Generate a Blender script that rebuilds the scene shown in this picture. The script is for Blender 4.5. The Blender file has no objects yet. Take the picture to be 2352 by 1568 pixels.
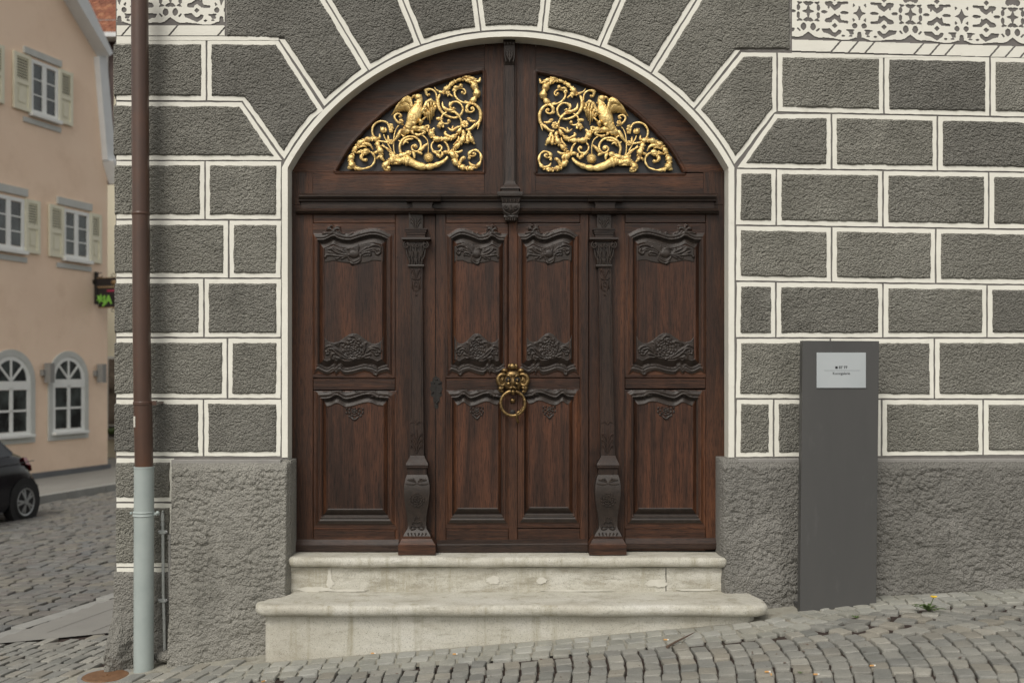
import bpy, bmesh, math, random
import numpy as np
from mathutils import Vector, Matrix

random.seed(7)
RS = np.random.RandomState(11)
sc = bpy.context.scene
C = sc.collection

# ------------------------------------------------------------------ camera, light, exposure
F = 2352.0; CX = 1176.0; HR = 860.0; DIST = 6.0; EYE = 1.65
cam = bpy.data.cameras.new('camera')
cam.sensor_width = 36; cam.lens = 36; cam.shift_y = (HR - 784.0) / F
cam.clip_end = 400; cam.clip_start = 0.05
cam.dof.use_dof = True; cam.dof.focus_distance = 6.0; cam.dof.aperture_fstop = 1.9
camo = bpy.data.objects.new('camera', cam); C.objects.link(camo)
camo.location = (0, -DIST, EYE); camo.rotation_euler = (math.radians(90), 0, 0)
sc.camera = camo

SUN_EL = math.radians(48); SUN_AZ = math.atan2(-0.40, -0.92)
sunvec = Vector((math.sin(SUN_AZ) * math.cos(SUN_EL), math.cos(SUN_AZ) * math.cos(SUN_EL), math.sin(SUN_EL)))
world = bpy.data.worlds.new('World'); sc.world = world; world.use_nodes = True
wn = world.node_tree; wn.nodes.clear()
sky = wn.nodes.new('ShaderNodeTexSky'); sky.sky_type = 'NISHITA'; sky.sun_disc = False
sky.sun_elevation = SUN_EL; sky.sun_rotation = SUN_AZ % (2 * math.pi)
sky.air_density = 1.0; sky.dust_density = 3.0
hs = wn.nodes.new('ShaderNodeHueSaturation'); hs.inputs['Saturation'].default_value = 0.22
wm = wn.nodes.new('ShaderNodeMix'); wm.data_type = 'RGBA'; wm.blend_type = 'MULTIPLY'
wm.inputs[0].default_value = 1.0; wm.inputs[7].default_value = (1.0, 0.965, 0.90, 1)
bg = wn.nodes.new('ShaderNodeBackground'); bg.inputs['Strength'].default_value = 0.122
wo = wn.nodes.new('ShaderNodeOutputWorld')
wn.links.new(sky.outputs[0], hs.inputs['Color']); wn.links.new(hs.outputs[0], wm.inputs[6])
wn.links.new(wm.outputs[2], bg.inputs[0]); wn.links.new(bg.outputs[0], wo.inputs[0])
sl = bpy.data.lights.new('sun', 'SUN'); sl.energy = 1.0; sl.angle = math.radians(24); sl.color = (1, 0.96, 0.9)
so = bpy.data.objects.new('sun', sl); C.objects.link(so)
so.rotation_euler = (-sunvec).to_track_quat('-Z', 'Y').to_euler(); so.location = (-6, -8, 10)
sc.render.engine = 'CYCLES'
sc.render.resolution_x = 1024; sc.render.resolution_y = 682
vs = sc.view_settings; vs.view_transform = 'Standard'; vs.look = 'None'; vs.gamma = 1; vs.use_curve_mapping = False
vs.exposure = 0.42

# ------------------------------------------------------------------ helpers
def P(px, row, y=0.0):
    d = y + DIST
    return Vector(((px - CX) / F * d, y, EYE + (HR - row) / F * d))
def WX(px, y=0.0): return (px - CX) / F * (y + DIST)
def WZ(row, y=0.0): return EYE + (HR - row) / F * (y + DIST)

def link(o, parent=None, label=None, cat=None, group=None, kind=None):
    C.objects.link(o)
    if parent is not None:
        o.parent = parent
        if parent.type == 'EMPTY': o.matrix_parent_inverse = Matrix.Translation(-parent.location)
    for k, v in (('label', label), ('category', cat), ('group', group), ('kind', kind)):
        if v: o[k] = v
    return o
def thing(name, loc, label, cat, group=None):
    o = bpy.data.objects.new(name, None); o.location = loc; o.empty_display_size = 0.2
    return link(o, None, label, cat, group)
def mesh_obj(name, verts, faces, mats, parent=None, smooth=False, mi=None, **kw):
    me = bpy.data.meshes.new(name)
    me.from_pydata([tuple(v) for v in verts], [], [tuple(f) for f in faces])
    for m in (mats if isinstance(mats, (list, tuple)) else [mats]): me.materials.append(m)
    if mi is not None: me.polygons.foreach_set('material_index', np.asarray(mi, dtype=np.int32))
    if smooth: me.polygons.foreach_set('use_smooth', np.ones(len(me.polygons), dtype=bool))
    me.update()
    return link(bpy.data.objects.new(name, me), parent, **kw)

class MB:
    """collects shapes for ONE mesh object"""
    def __init__(s): s.v = []; s.f = []; s.m = []; s.cm = 0
    def add(s, v, f):
        b = len(s.v); s.v.extend([tuple(p) for p in v]); s.f.extend([tuple(i + b for i in q) for q in f]); s.m.extend([s.cm] * len(f)); return s
    def box(s, x0, x1, y0, y1, z0, z1, bev=0.0):
        if x0 > x1: x0, x1 = x1, x0
        if y0 > y1: y0, y1 = y1, y0
        if z0 > z1: z0, z1 = z1, z0
        if bev <= 0:
            v = [(x0,y0,z0),(x1,y0,z0),(x1,y1,z0),(x0,y1,z0),(x0,y0,z1),(x1,y0,z1),(x1,y1,z1),(x0,y1,z1)]
            return s.add(v, [(0,3,2,1),(4,5,6,7),(0,1,5,4),(1,2,6,5),(2,3,7,6),(3,0,4,7)])
        b = min(bev, (x1-x0)*.45, (z1-z0)*.45, (y1-y0)*.9)   # bevel on the front (-y) face edges only
        v = [(x0+b,y0,z0+b),(x1-b,y0,z0+b),(x1-b,y0,z1-b),(x0+b,y0,z1-b),
             (x0,y0+b,z0),(x1,y0+b,z0),(x1,y0+b,z1),(x0,y0+b,z1),
             (x0,y1,z0),(x1,y1,z0),(x1,y1,z1),(x0,y1,z1)]
        f = [(0,1,2,3)]
        for a, c in ((0,4),(4,8)):
            for i in range(4):
                j = (i+1) % 4; f.append((a+i, c+i, c+j, a+j))
        f.append((11,10,9,8))
        return s.add(v, f)
    def pbox(s, l, r, t, b, yf, yb, bev=0.0):   # box given by pixel bounds seen at its front plane yf
        return s.box(WX(l, yf), WX(r, yf), yf, yb, WZ(b, yf), WZ(t, yf), bev)
    def prism(s, pts, ax):                      # pts: 3D loop, ax: extrusion vector
        n = len(pts); ax = Vector(ax)
        v = [Vector(p) for p in pts]; v += [p + ax for p in v]
        f = [tuple(range(n)), tuple(range(2*n-1, n-1, -1))] + [(i, n+i, n+(i+1) % n, (i+1) % n) for i in range(n)]
        return s.add(v, f)
    def tube(s, pts, rad, sides=8, up=(0,-1,0), flat=1.0, cap=True):
        pts = [Vector(p) for p in pts]; n = len(pts)
        if not hasattr(rad, '__len__'): rad = [rad]*n
        v = []; up = Vector(up)
        for i, p in enumerate(pts):
            t = (pts[min(i+1,n-1)] - pts[max(i-1,0)])
            t = t.normalized() if t.length > 1e-9 else Vector((0,0,1))
            a = t.cross(up)
            if a.length < 1e-3: a = t.cross(Vector((1,0,0)))
            a.normalize(); b = a.cross(t).normalized()
            for k in range(sides):
                th = 2*math.pi*k/sides
                v.append(p + a*math.cos(th)*rad[i] + b*math.sin(th)*rad[i]*flat)
        f = [(i*sides+k, i*sides+(k+1) % sides, (i+1)*sides+(k+1) % sides, (i+1)*sides+k) for i in range(n-1) for k in range(sides)]
        if cap: f += [tuple(range(sides-1,-1,-1)), tuple(range((n-1)*sides, n*sides))]
        return s.add(v, f)
    def ball(s, c, r, seg=10, rings=6):
        c = Vector(c)
        if not hasattr(r, '__len__'): r = (r, r, r)
        v = [(c.x, c.y, c.z+r[2])]; f = []
        for i in range(1, rings):
            ph = math.pi*i/rings
            for k in range(seg):
                th = 2*math.pi*k/seg
                v.append((c.x+r[0]*math.sin(ph)*math.cos(th), c.y+r[1]*math.sin(ph)*math.sin(th), c.z+r[2]*math.cos(ph)))
        v.append((c.x, c.y, c.z-r[2])); L = len(v)-1
        for k in range(seg):
            f.append((0, 1+k, 1+(k+1) % seg)); f.append((L, 1+(rings-2)*seg+(k+1) % seg, 1+(rings-2)*seg+k))
            for i in range(rings-2):
                a = 1+i*seg; f.append((a+k, a+seg+k, a+seg+(k+1) % seg, a+(k+1) % seg))
        return s.add(v, f)
    def loft(s, rings, cap=True):
        n = len(rings[0]); v = [p for r in rings for p in r]
        f = [(i*n+k, i*n+(k+1) % n, (i+1)*n+(k+1) % n, (i+1)*n+k) for i in range(len(rings)-1) for k in range(n)]
        if cap: f += [tuple(range(n-1,-1,-1)), tuple(range((len(rings)-1)*n, len(rings)*n))]
        return s.add(v, f)
    def build(s, name, mats, parent=None, smooth=False, fix=True, autosmooth=None, **kw):
        o = mesh_obj(name, s.v, s.f, mats, parent, smooth, s.m if isinstance(mats, (list, tuple)) else None, **kw)
        if fix:
            bm = bmesh.new(); bm.from_mesh(o.data); bmesh.ops.recalc_face_normals(bm, faces=bm.faces)
            if autosmooth is not None:
                for f in bm.faces: f.smooth = True
                for e in bm.edges:
                    if len(e.link_faces) == 2 and e.calc_face_angle(0) > autosmooth: e.smooth = False
            bm.to_mesh(o.data); bm.free()
        return o

def spline(pts, n=8, closed=False):
    """Catmull-Rom through tuples of any length"""
    p = [np.array(q, dtype=float) for q in pts]; out = []
    m = len(p)
    for i in range(m if closed else m-1):
        if closed: a, b, c, d = p[i-1], p[i], p[(i+1) % m], p[(i+2) % m]
        else: a, b, c, d = p[max(i-1,0)], p[i], p[i+1], p[min(i+2,m-1)]
        for k in range(n):
            t = k/n
            out.append(.5*((2*b)+(-a+c)*t+(2*a-5*b+4*c-d)*t*t+(-a+3*b-3*c+d)*t**3))
    if not closed: out.append(p[-1])
    return out

_perm = RS.permutation(512); _grad = RS.uniform(0, 2*np.pi, 512)
def pnoise(x, y, seed=0):
    xi = np.floor(x).astype(int); yi = np.floor(y).astype(int); xf = x-xi; yf = y-yi
    def g(ix, iy, dx, dy):
        h = _grad[_perm[(_perm[(ix+seed*37) & 511]+iy+seed*11) & 511]]
        return np.cos(h)*dx+np.sin(h)*dy
    u = xf*xf*xf*(xf*(xf*6-15)+10); v = yf*yf*yf*(yf*(yf*6-15)+10)
    a = g(xi, yi, xf, yf); b = g(xi+1, yi, xf-1, yf); c = g(xi, yi+1, xf, yf-1); d = g(xi+1, yi+1, xf-1, yf-1)
    return (a*(1-u)+b*u)*(1-v)+(c*(1-u)+d*u)*v
def fbm(x, y, o=3, seed=0):
    s = 0; a = 1.0
    for i in range(o): s = s+a*pnoise(x*2**i, y*2**i, seed+i); a *= .55
    return s
def cells(x, y, seed=0):
    """rounded knobs: 1 at a knob's middle, falling to 0 in the creases"""
    xi = np.floor(x).astype(int); yi = np.floor(y).astype(int); best = np.full(x.shape, 9.0)
    for i in (-1, 0, 1):
        for j in (-1, 0, 1):
            h = _perm[(_perm[(xi+i+seed*37) & 511]+yi+j+seed*11) & 511]
            cx = xi+i+.5+.42*np.cos(_grad[h]); cy = yi+j+.5+.42*np.sin(_grad[(h*7) & 511])
            r = .75+.5*((h*13) % 97)/97.0
            best = np.minimum(best, ((x-cx)**2+(y-cy)**2)/r)
    return np.clip(1-best*1.25, 0, 1)
def sdf(X, Y, poly):
    """signed distance, positive inside"""
    P_ = np.array(poly, dtype=float); d = np.full(X.shape, 1e9); ins = np.zeros(X.shape, bool); n = len(P_)
    for i in range(n):
        ax, ay = P_[i]; bx, by = P_[(i+1) % n]; ex, ey = bx-ax, by-ay; L = ex*ex+ey*ey
        if L < 1e-9: continue
        t = np.clip(((X-ax)*ex+(Y-ay)*ey)/L, 0, 1)
        d = np.minimum(d, (X-ax-t*ex)**2+(Y-ay-t*ey)**2)
        c = ((ay > Y) != (by > Y))
        if abs(ey) > 1e-9: ins ^= c & (X < ex*(Y-ay)/ey+ax)
    return np.where(ins, 1, -1)*np.sqrt(d)
def sst(e0, e1, x):
    t = np.clip((x-e0)/(e1-e0), 0, 1); return t*t*(3-2*t)

def fast_mesh(name, V, Q, mats, parent=None, smooth=True, mi=None, **kw):
    me = bpy.data.meshes.new(name)
    me.vertices.add(len(V)); me.vertices.foreach_set('co', np.asarray(V, dtype=np.float32).ravel())
    Q = np.asarray(Q, dtype=np.int32); k = Q.shape[1]
    me.loops.add(Q.size); me.loops.foreach_set('vertex_index', Q.ravel())
    me.polygons.add(len(Q)); me.polygons.foreach_set('loop_start', np.arange(0, Q.size, k, dtype=np.int32))
    for m in (mats if isinstance(mats, (list, tuple)) else [mats]): me.materials.append(m)
    if mi is not None: me.polygons.foreach_set('material_index', np.asarray(mi, dtype=np.int32))
    me.polygons.foreach_set('use_smooth', np.full(len(Q), smooth))
    me.update(calc_edges=True); me.validate()
    return link(bpy.data.objects.new(name, me), parent, **kw)

def hf(name, x0, x1, r0, r1, step, func, y0, mats, parent=None, cull=None, matf=None, skirt=None, jit=None, **kw):
    """relief as a real mesh: pixel-space bounds on plane y0, func(X,R) = height towards the street in metres"""
    nx = max(2, int(round((x1-x0)/step))+1); nr = max(2, int(round((r1-r0)/step))+1)
    X, R = np.meshgrid(np.linspace(x0, x1, nx), np.linspace(r0, r1, nr))
    H = func(X, R)
    wx = (X-CX)/F*(y0+DIST); wz = EYE+(HR-R)/F*(y0+DIST); wy = y0-H
    V = np.stack([wx, wy, wz], -1).reshape(-1, 3)
    I = np.arange(nx*nr).reshape(nr, nx)
    Q = np.stack([I[:-1,:-1], I[1:,:-1], I[1:,1:], I[:-1,1:]], -1).reshape(-1, 4)
    if skirt is not None:
        loop = np.concatenate([I[0,:-1], I[:-1,-1], I[-1,:0:-1], I[:0:-1,0]])
        B = V[loop].copy(); B[:,1] = skirt; base = len(V); V = np.vstack([V, B]); m = len(loop)
        a = np.arange(m); b = (a+1) % m
        S = np.stack([loop[a], loop[b], base+b, base+a], -1)
    keep = np.ones(len(Q), bool)
    if cull is not None:
        K = cull(X, R).ravel(); keep = K[Q].any(axis=1)
    mi = None
    if matf is not None:
        M = matf(X, R).ravel(); mi = M[Q].min(axis=1)[keep]
    Q = Q[keep]
    if skirt is not None:
        if mi is not None: mi = np.concatenate([mi, np.zeros(len(S), int)])
        Q = np.vstack([Q, S])
    used = np.unique(Q); remap = np.zeros(len(V), int); remap[used] = np.arange(len(used))
    return fast_mesh(name, V[used], remap[Q], mats, parent, True, mi, **kw)

# ------------------------------------------------------------------ materials
def nt(name):
    m = bpy.data.materials.new(name); m.use_nodes = True
    n = m.node_tree; n.nodes.clear()
    o = n.nodes.new('ShaderNodeOutputMaterial'); b = n.nodes.new('ShaderNodeBsdfPrincipled')
    n.links.new(b.outputs[0], o.inputs[0]); return m, n, b
def noise_node(n, vec, scale, detail=4, rough=.55, dist=0):
    t = n.nodes.new('ShaderNodeTexNoise'); t.inputs['Scale'].default_value = scale
    t.inputs['Detail'].default_value = detail; t.inputs['Roughness'].default_value = rough
    t.inputs['Distortion'].default_value = dist
    n.links.new(vec, t.inputs['Vector']); return t.outputs['Fac']
def ramp(n, fac, stops):
    r = n.nodes.new('ShaderNodeValToRGB'); e = r.color_ramp.elements
    while len(e) < len(stops): e.new(0.5)
    for i, (p, c) in enumerate(stops):
        e[i].position = p; e[i].color = (*c, 1) if len(c) == 3 else c
    n.links.new(fac, r.inputs[0]); return r.outputs[0]
def mixc(n, fac, a, b, mode='MIX'):
    m = n.nodes.new('ShaderNodeMix'); m.data_type = 'RGBA'; m.blend_type = mode
    for s, v in ((0, fac), (6, a), (7, b)):
        if isinstance(v, (int, float)): m.inputs[s].default_value = v
        elif isinstance(v, tuple): m.inputs[s].default_value = (*v, 1)
        else: n.links.new(v, m.inputs[s])
    return m.outputs[2]
def bumpn(n, h, strength, dist, prev=None):
    b = n.nodes.new('ShaderNodeBump'); b.inputs['Strength'].default_value = strength; b.inputs['Distance'].default_value = dist
    n.links.new(h, b.inputs['Height'])
    if prev is not None: n.links.new(prev, b.inputs['Normal'])
    return b.outputs[0]
def pos(n, scale=(1,1,1)):
    g = n.nodes.new('ShaderNodeNewGeometry'); m = n.nodes.new('ShaderNodeMapping')
    m.inputs['Scale'].default_value = scale; n.links.new(g.outputs['Position'], m.inputs[0]); return m.outputs[0]
def mottled(name, c1, c2, scale=6, rough=.85, bumps=(), metal=0.0, stain=None, spec=.5, stretch=(1,1,1), coat=0):
    m, n, b = nt(name); p = pos(n, stretch)
    col = ramp(n, noise_node(n, p, scale, 6, .6), [(.3, c1), (.7, c2)])
    if stain:
        sc_, cs, lo, hi = stain
        col = mixc(n, ramp(n, noise_node(n, p, sc_, 7, .65), [(lo, (0,0,0)), (hi, (1,1,1))]), col, cs)
    n.links.new(col, b.inputs['Base Color']); b.inputs['Roughness'].default_value = rough
    b.inputs['Metallic'].default_value = metal; b.inputs['Specular IOR Level'].default_value = spec
    b.inputs['Coat Weight'].default_value = coat
    prev = None
    for s, st, d in bumps: prev = bumpn(n, noise_node(n, p, s, 4, .6), st, d, prev)
    if prev is not None: n.links.new(prev, b.inputs['Normal'])
    return m

def roughcast(name, c1, c2, scale, dist, spec=.3):
    m, n, b = nt(name); p = pos(n)
    v = n.nodes.new('ShaderNodeTexVoronoi'); v.feature = 'SMOOTH_F1'; v.inputs['Scale'].default_value = scale; v.inputs['Smoothness'].default_value = .25
    wv = n.nodes.new('ShaderNodeVectorMath'); wv.operation = 'ADD'
    nz = n.nodes.new('ShaderNodeTexNoise'); nz.inputs['Scale'].default_value = scale*.8; nz.inputs['Detail'].default_value = 3; n.links.new(p, nz.inputs['Vector'])
    sc2 = n.nodes.new('ShaderNodeVectorMath'); sc2.operation = 'SCALE'; sc2.inputs['Scale'].default_value = .38/scale
    n.links.new(nz.outputs['Color'], sc2.inputs[0]); n.links.new(p, wv.inputs[0]); n.links.new(sc2.outputs[0], wv.inputs[1]); n.links.new(wv.outputs[0], v.inputs['Vector'])
    inv = n.nodes.new('ShaderNodeMath'); inv.operation = 'SUBTRACT'; inv.inputs[0].default_value = 1; n.links.new(v.outputs['Distance'], inv.inputs[1])
    col = ramp(n, noise_node(n, p, 2.3, 6, .6), [(.3, c1), (.7, c2)])
    col = mixc(n, ramp(n, noise_node(n, pos(n,(1.3,1,.5)), 1.7, 7, .7), [(.56,(0,0,0)), (.74,(.7,.7,.7))]), col, tuple(c*1.28 for c in c2))
    col = mixc(n, ramp(n, noise_node(n, pos(n,(2.2,1,.35)), 2.4, 7, .7), [(.56,(0,0,0)), (.76,(.75,.75,.75))]), col, tuple(c*.70 for c in c1))
    oi = n.nodes.new('ShaderNodeObjectInfo'); col = mixc(n, 1.0, col, ramp(n, oi.outputs['Random'], [(0, (.82,.82,.83)), (1, (1.12,1.12,1.10))]), 'MULTIPLY')
    speck = ramp(n, noise_node(n, p, 240, 2, .5), [(.3, (.70,.70,.70)), (.7, (1.28,1.28,1.28))])
    col = mixc(n, 1.0, col, speck, 'MULTIPLY')
    n.links.new(col, b.inputs['Base Color']); b.inputs['Roughness'].default_value = .8; b.inputs['Specular IOR Level'].default_value = spec
    n.links.new(bumpn(n, inv.outputs[0], 1.0, dist, bumpn(n, noise_node(n, p, scale*2.4, 2, .5), .7, dist*.3)), b.inputs['Normal'])
    return m
M = {}
M['grey_rough'] = roughcast('grey_rough_render', (.158,.154,.134), (.225,.220,.194), 105, .011)
M['plinth_rough'] = roughcast('grey_plinth_render', (.172,.167,.149), (.240,.233,.211), 95, .008)
M['grey_smooth'] = mottled('grey_smooth_plaster', (.13,.122,.115), (.17,.160,.150), 9, .8, ((120,.3,.002),))
M['ledge'] = mottled('grey_ledge_plaster', (.22,.212,.20), (.27,.262,.245), 9, .8, ((150,.4,.002),))
M['white'] = mottled('white_limewash', (.72,.71,.635), (.79,.78,.70), 5, .75, ((70,.35,.003),(260,.25,.001)), stain=(9,(.56,.545,.47),.60,.80))
M['jamb'] = mottled('white_jamb_paint', (.62,.61,.54), (.68,.67,.60), 5, .7, ((60,.3,.003),))

def wood(name, axis, dark, mid, red, redamt=.5, rough=.42, bump=.0012):
    m, n, b = nt(name)
    st = {'z': (1,1,.05), 'x': (.05,1,1)}[axis]
    pg = pos(n, st); p = pos(n)
    grain = noise_node(n, pg, 85, 6, .62, .6)
    broad = noise_node(n, pg, 9, 5, .6, 1.2)
    fine = noise_node(n, pg, 330, 3, .55)
    col = ramp(n, grain, [(.30, tuple(c*.95 for c in dark)), (.70, tuple(c*1.05 for c in mid))])
    col = mixc(n, ramp(n, broad, [(.46-.12*redamt, (0,0,0)), (.86, (1,1,1))]), col, red)
    pores = ramp(n, fine, [(.38, (.42,.38,.38)), (.50, (1.12,1.10,1.06))])
    col = mixc(n, 1.0, col, pores, 'MULTIPLY')
    stain = ramp(n, noise_node(n, pos(n, (1.6,1,.7)), 2.6, 5, .6), [(.34, (.60,.62,.66)), (.66, (1.12,1.08,1.05))])
    col = mixc(n, 1.0, col, stain, 'MULTIPLY')
    n.links.new(col, b.inputs['Base Color'])
    rr = ramp(n, broad, [(.3, (rough-.06,)*3), (.7, (rough+.14,)*3)])
    n.links.new(rr, b.inputs['Roughness']); b.inputs['Specular IOR Level'].default_value = .34
    n.links.new(bumpn(n, fine, .5, bump, bumpn(n, grain, .6, bump*1.6)), b.inputs['Normal'])
    return m
M['wood_v'] = wood('aged_oak_upright', 'z', (.020,.0105,.0070), (.048,.0215,.0125), (.125,.049,.021), .42)
M['wood_h'] = wood('aged_oak_level', 'x', (.020,.0105,.0070), (.050,.0225,.0130), (.128,.050,.0215), .42)
M['wood_field'] = wood('aged_oak_panel', 'z', (.022,.0118,.0080), (.053,.0235,.0140), (.128,.047,.0205), .5)
M['wood_dark'] = wood('blackened_oak', 'z', (.019,.0115,.0085), (.036,.0215,.015), (.055,.027,.017), .2, .46)
M['wood_dark_h'] = wood('blackened_oak_level', 'x', (.018,.0115,.0085), (.034,.021,.015), (.052,.026,.017), .2, .42)
M['wood_carved'] = mottled('carved_blackened_oak', (.016,.0115,.009), (.032,.0225,.017), 30, .46, ((160,.5,.002),), spec=.42)
M['wood_back'] = mottled('dark_backing', (.006,.005,.005), (.010,.008,.007), 8, .8)
M['black_panel'] = mottled('black_board', (.014,.014,.016), (.022,.022,.024), 5, .55)
M['gold'] = mottled('gilding', (.74,.51,.19), (.98,.76,.34), 35, .42, ((75,.9,.006),(200,.4,.002)), metal=.7, stain=(30,(.38,.20,.07),.54,.70), spec=.5)
M['brass'] = mottled('old_brass', (.13,.085,.038), (.34,.23,.10), 40, .38, ((150,.25,.002),), metal=.9, stain=(55,(.05,.032,.016),.50,.68))
M['iron'] = mottled('dark_iron', (.012,.011,.010), (.03,.027,.024), 60, .5, ((200,.4,.002),), metal=.5)
M['step'] = None
M['pipe_brown'] = mottled('brown_pipe_lacquer', (.062,.034,.024), (.085,.046,.032), 7, .33, stain=(3.5,(.105,.045,.022),.5,.8), stretch=(1,1,.4), spec=.5)
M['pipe_grey'] = mottled('blue_grey_pipe_lacquer', (.30,.345,.335), (.36,.405,.39), 6, .5, ((30,.1,.002),), stain=(5,(.24,.27,.255),.62,.85))
M['pipe_small'] = mottled('grey_pipe_paint', (.38,.40,.385), (.46,.48,.46), 20, .5)
M['conduit'] = mottled('dull_conduit', (.22,.215,.20), (.28,.275,.26), 20, .7)
M['steel'] = mottled('zinc_fitting', (.4,.4,.4), (.55,.55,.55), 40, .4, metal=.7)
M['pillar'] = mottled('anthracite_lacquer', (.058,.058,.057), (.072,.071,.069), 3, .5, ((400,.15,.0006),(1.2,.3,.004)), stain=(9,(.105,.105,.100),.58,.8), stretch=(1,1,.25))
M['plate'] = mottled('brushed_plate', (.40,.435,.45), (.44,.475,.49), 3, .35, metal=.15)
M['ink'] = mottled('black_ink', (.01,.012,.014), (.014,.016,.018), 5, .6)
M['ink_grey'] = mottled('grey_ink', (.19,.21,.22), (.22,.24,.25), 5, .6)

def stone_step(name):
    m, n, b = nt(name); p = pos(n)
    col = ramp(n, noise_node(n, pos(n,(.5,1,1.2)), 4.5, 8, .62), [(.28,(.40,.375,.315)), (.5,(.495,.48,.42)), (.75,(.58,.57,.525))])
    col = mixc(n, ramp(n, noise_node(n, pos(n,(.6,1,2.2)), 9, 9, .72), [(.52,(0,0,0)), (.70,(.8,.8,.8))]), col, (.29,.27,.215))
    col = mixc(n, ramp(n, noise_node(n, p, 150, 5, .8), [(.55,(0,0,0)), (.66,(1,1,1))]), col, (.15,.145,.125))
    # runs of dirt from the nosing: thin upright streaks
    col = mixc(n, ramp(n, noise_node(n, pos(n,(1,1,.07)), 16, 6, .7), [(.52,(0,0,0)), (.70,(.8,.8,.8))]), col, (.29,.265,.19))
    col = mixc(n, 1.0, col, ramp(n, noise_node(n, p, 420, 2, .5), [(.3,(.82,.82,.8)), (.7,(1.14,1.14,1.14))]), 'MULTIPLY')
    n.links.new(col, b.inputs['Base Color']); b.inputs['Roughness'].default_value = .82
    n.links.new(bumpn(n, noise_node(n, p, 150, 5, .65), .6, .003, bumpn(n, noise_node(n, p, 14, 4, .6), .4, .012)), b.inputs['Normal'])
    return m
M['step'] = stone_step('weathered_limestone')
M['step_riser'] = stone_step('flaked_limestone')
_t = M['step_riser'].node_tree
_rs = [q for q in _t.nodes if q.type == 'VALTORGB']
_rs[1].color_ramp.elements[0].position = .46; _rs[1].color_ramp.elements[1].position = .62
M['step_worn'] = None
M['plaster_patch'] = mottled('pale_mortar', (.50,.485,.425), (.57,.555,.495), 20, .85, ((120,.4,.003),))

def cobble(name, tones, spot=.5):
    m, n, b = nt(name); p = pos(n)
    g = n.nodes.new('ShaderNodeNewGeometry'); oi = n.nodes.new('ShaderNodeObjectInfo')
    a = n.nodes.new('ShaderNodeMath'); a.operation = 'ADD'; n.links.new(g.outputs['Random Per Island'], a.inputs[0]); n.links.new(oi.outputs['Random'], a.inputs[1])
    fr = n.nodes.new('ShaderNodeMath'); fr.operation = 'FRACT'; n.links.new(a.outputs[0], fr.inputs[0])
    col = ramp(n, fr.outputs[0], [(i/(len(tones)-1), t) for i, t in enumerate(tones)])
    col = mixc(n, 1.0, col, ramp(n, noise_node(n, p, 260, 3, .7), [(.3,(.72,.72,.72)), (.7,(1.2,1.2,1.18))]), 'MULTIPLY')
    col = mixc(n, 1.0, col, ramp(n, noise_node(n, p, 5, 5, .6), [(.3,(.78,.79,.78)), (.7,(1.1,1.09,1.05))]), 'MULTIPLY')
    n.links.new(col, b.inputs['Base Color']); b.inputs['Roughness'].default_value = .62; b.inputs['Specular IOR Level'].default_value = .4
    n.links.new(bumpn(n, noise_node(n, p, 160, 4, .6), .5, .002, bumpn(n, noise_node(n, p, 30, 3, .6), .25, .004)), b.inputs['Normal'])
    return m
M['sett'] = cobble('granite_sett', [(.185,.188,.178),(.240,.238,.222),(.275,.270,.250),(.215,.217,.208),(.325,.318,.292),(.262,.245,.212),(.200,.201,.192),(.265,.262,.245)])
M['sett_light'] = cobble('pale_granite_sett', [(.27,.27,.245),(.32,.32,.295),(.29,.285,.255),(.36,.36,.34),(.30,.30,.28)])
M['sett_street'] = cobble('dark_street_sett', [(.135,.135,.13),(.17,.165,.155),(.15,.155,.16),(.20,.19,.165),(.16,.15,.145),(.185,.185,.18)])
M['joint_dark'] = mottled('brown_joint_soil', (.022,.013,.010), (.045,.028,.021), 40, .95, ((90,.8,.01),), stain=(14,(.055,.062,.025),.60,.75))
M['joint_light'] = mottled('pale_joint_mortar', (.25,.24,.20), (.33,.32,.27), 25, .95, ((120,.6,.006),), stain=(9,(.13,.11,.08),.56,.72))
M['asphalt'] = mottled('smooth_paving', (.20,.195,.18), (.235,.23,.21), 3, .85, ((160,.4,.003),))
M['kerb'] = mottled('granite_kerb', (.24,.24,.225), (.30,.30,.28), 6, .8, ((90,.4,.004),))
M['rust'] = mottled('rusty_iron', (.125,.060,.026), (.20,.105,.05), 30, .75, ((90,.5,.004),), stain=(60,(.07,.04,.025),.55,.7))
M['pink'] = mottled('pink_plaster', (.84,.635,.475), (.88,.685,.52), 1.2, .85, ((40,.2,.004),), stain=(1.6,(.76,.565,.41),.5,.8))
M['cream'] = mottled('cream_plaster', (.62,.58,.44), (.68,.64,.50), 2, .85)
M['trim_grey'] = mottled('grey_trim', (.47,.48,.45), (.54,.55,.52), 4, .75)
M['verge'] = mottled('pale_blue_grey_board', (.62,.64,.64), (.68,.70,.70), 4, .6)
M['frame_white'] = mottled('white_window_paint', (.74,.75,.72), (.80,.81,.78), 6, .5)
M['shutter'] = mottled('cream_shutter_paint', (.68,.65,.50), (.75,.72,.57), 6, .6)
M['shutter_gap'] = mottled('slat_gap_shade', (.10,.10,.075), (.14,.13,.10), 6, .8)
M['timber'] = mottled('dark_timber', (.045,.028,.024), (.065,.042,.036), 6, .7)
M['tile'] = cobble('red_clay_tile', [(.22,.075,.04),(.28,.105,.055),(.17,.06,.035),(.25,.09,.05),(.33,.15,.08)])
M['base_grey'] = mottled('grey_house_base', (.12,.125,.13), (.15,.155,.16), 4, .8)
def glass(name, col, rough=.05):
    m, n, b = nt(name); b.inputs['Base Color'].default_value = (*col, 1); b.inputs['Roughness'].default_value = rough
    b.inputs['Specular IOR Level'].default_value = .7
    p = pos(n); n.links.new(ramp(n, noise_node(n, p, 2.2, 3, .6), [(.35, tuple(c*.4 for c in col)), (.65, tuple(min(1,c*2.0) for c in col))]), b.inputs['Base Color'])
    return m
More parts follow.
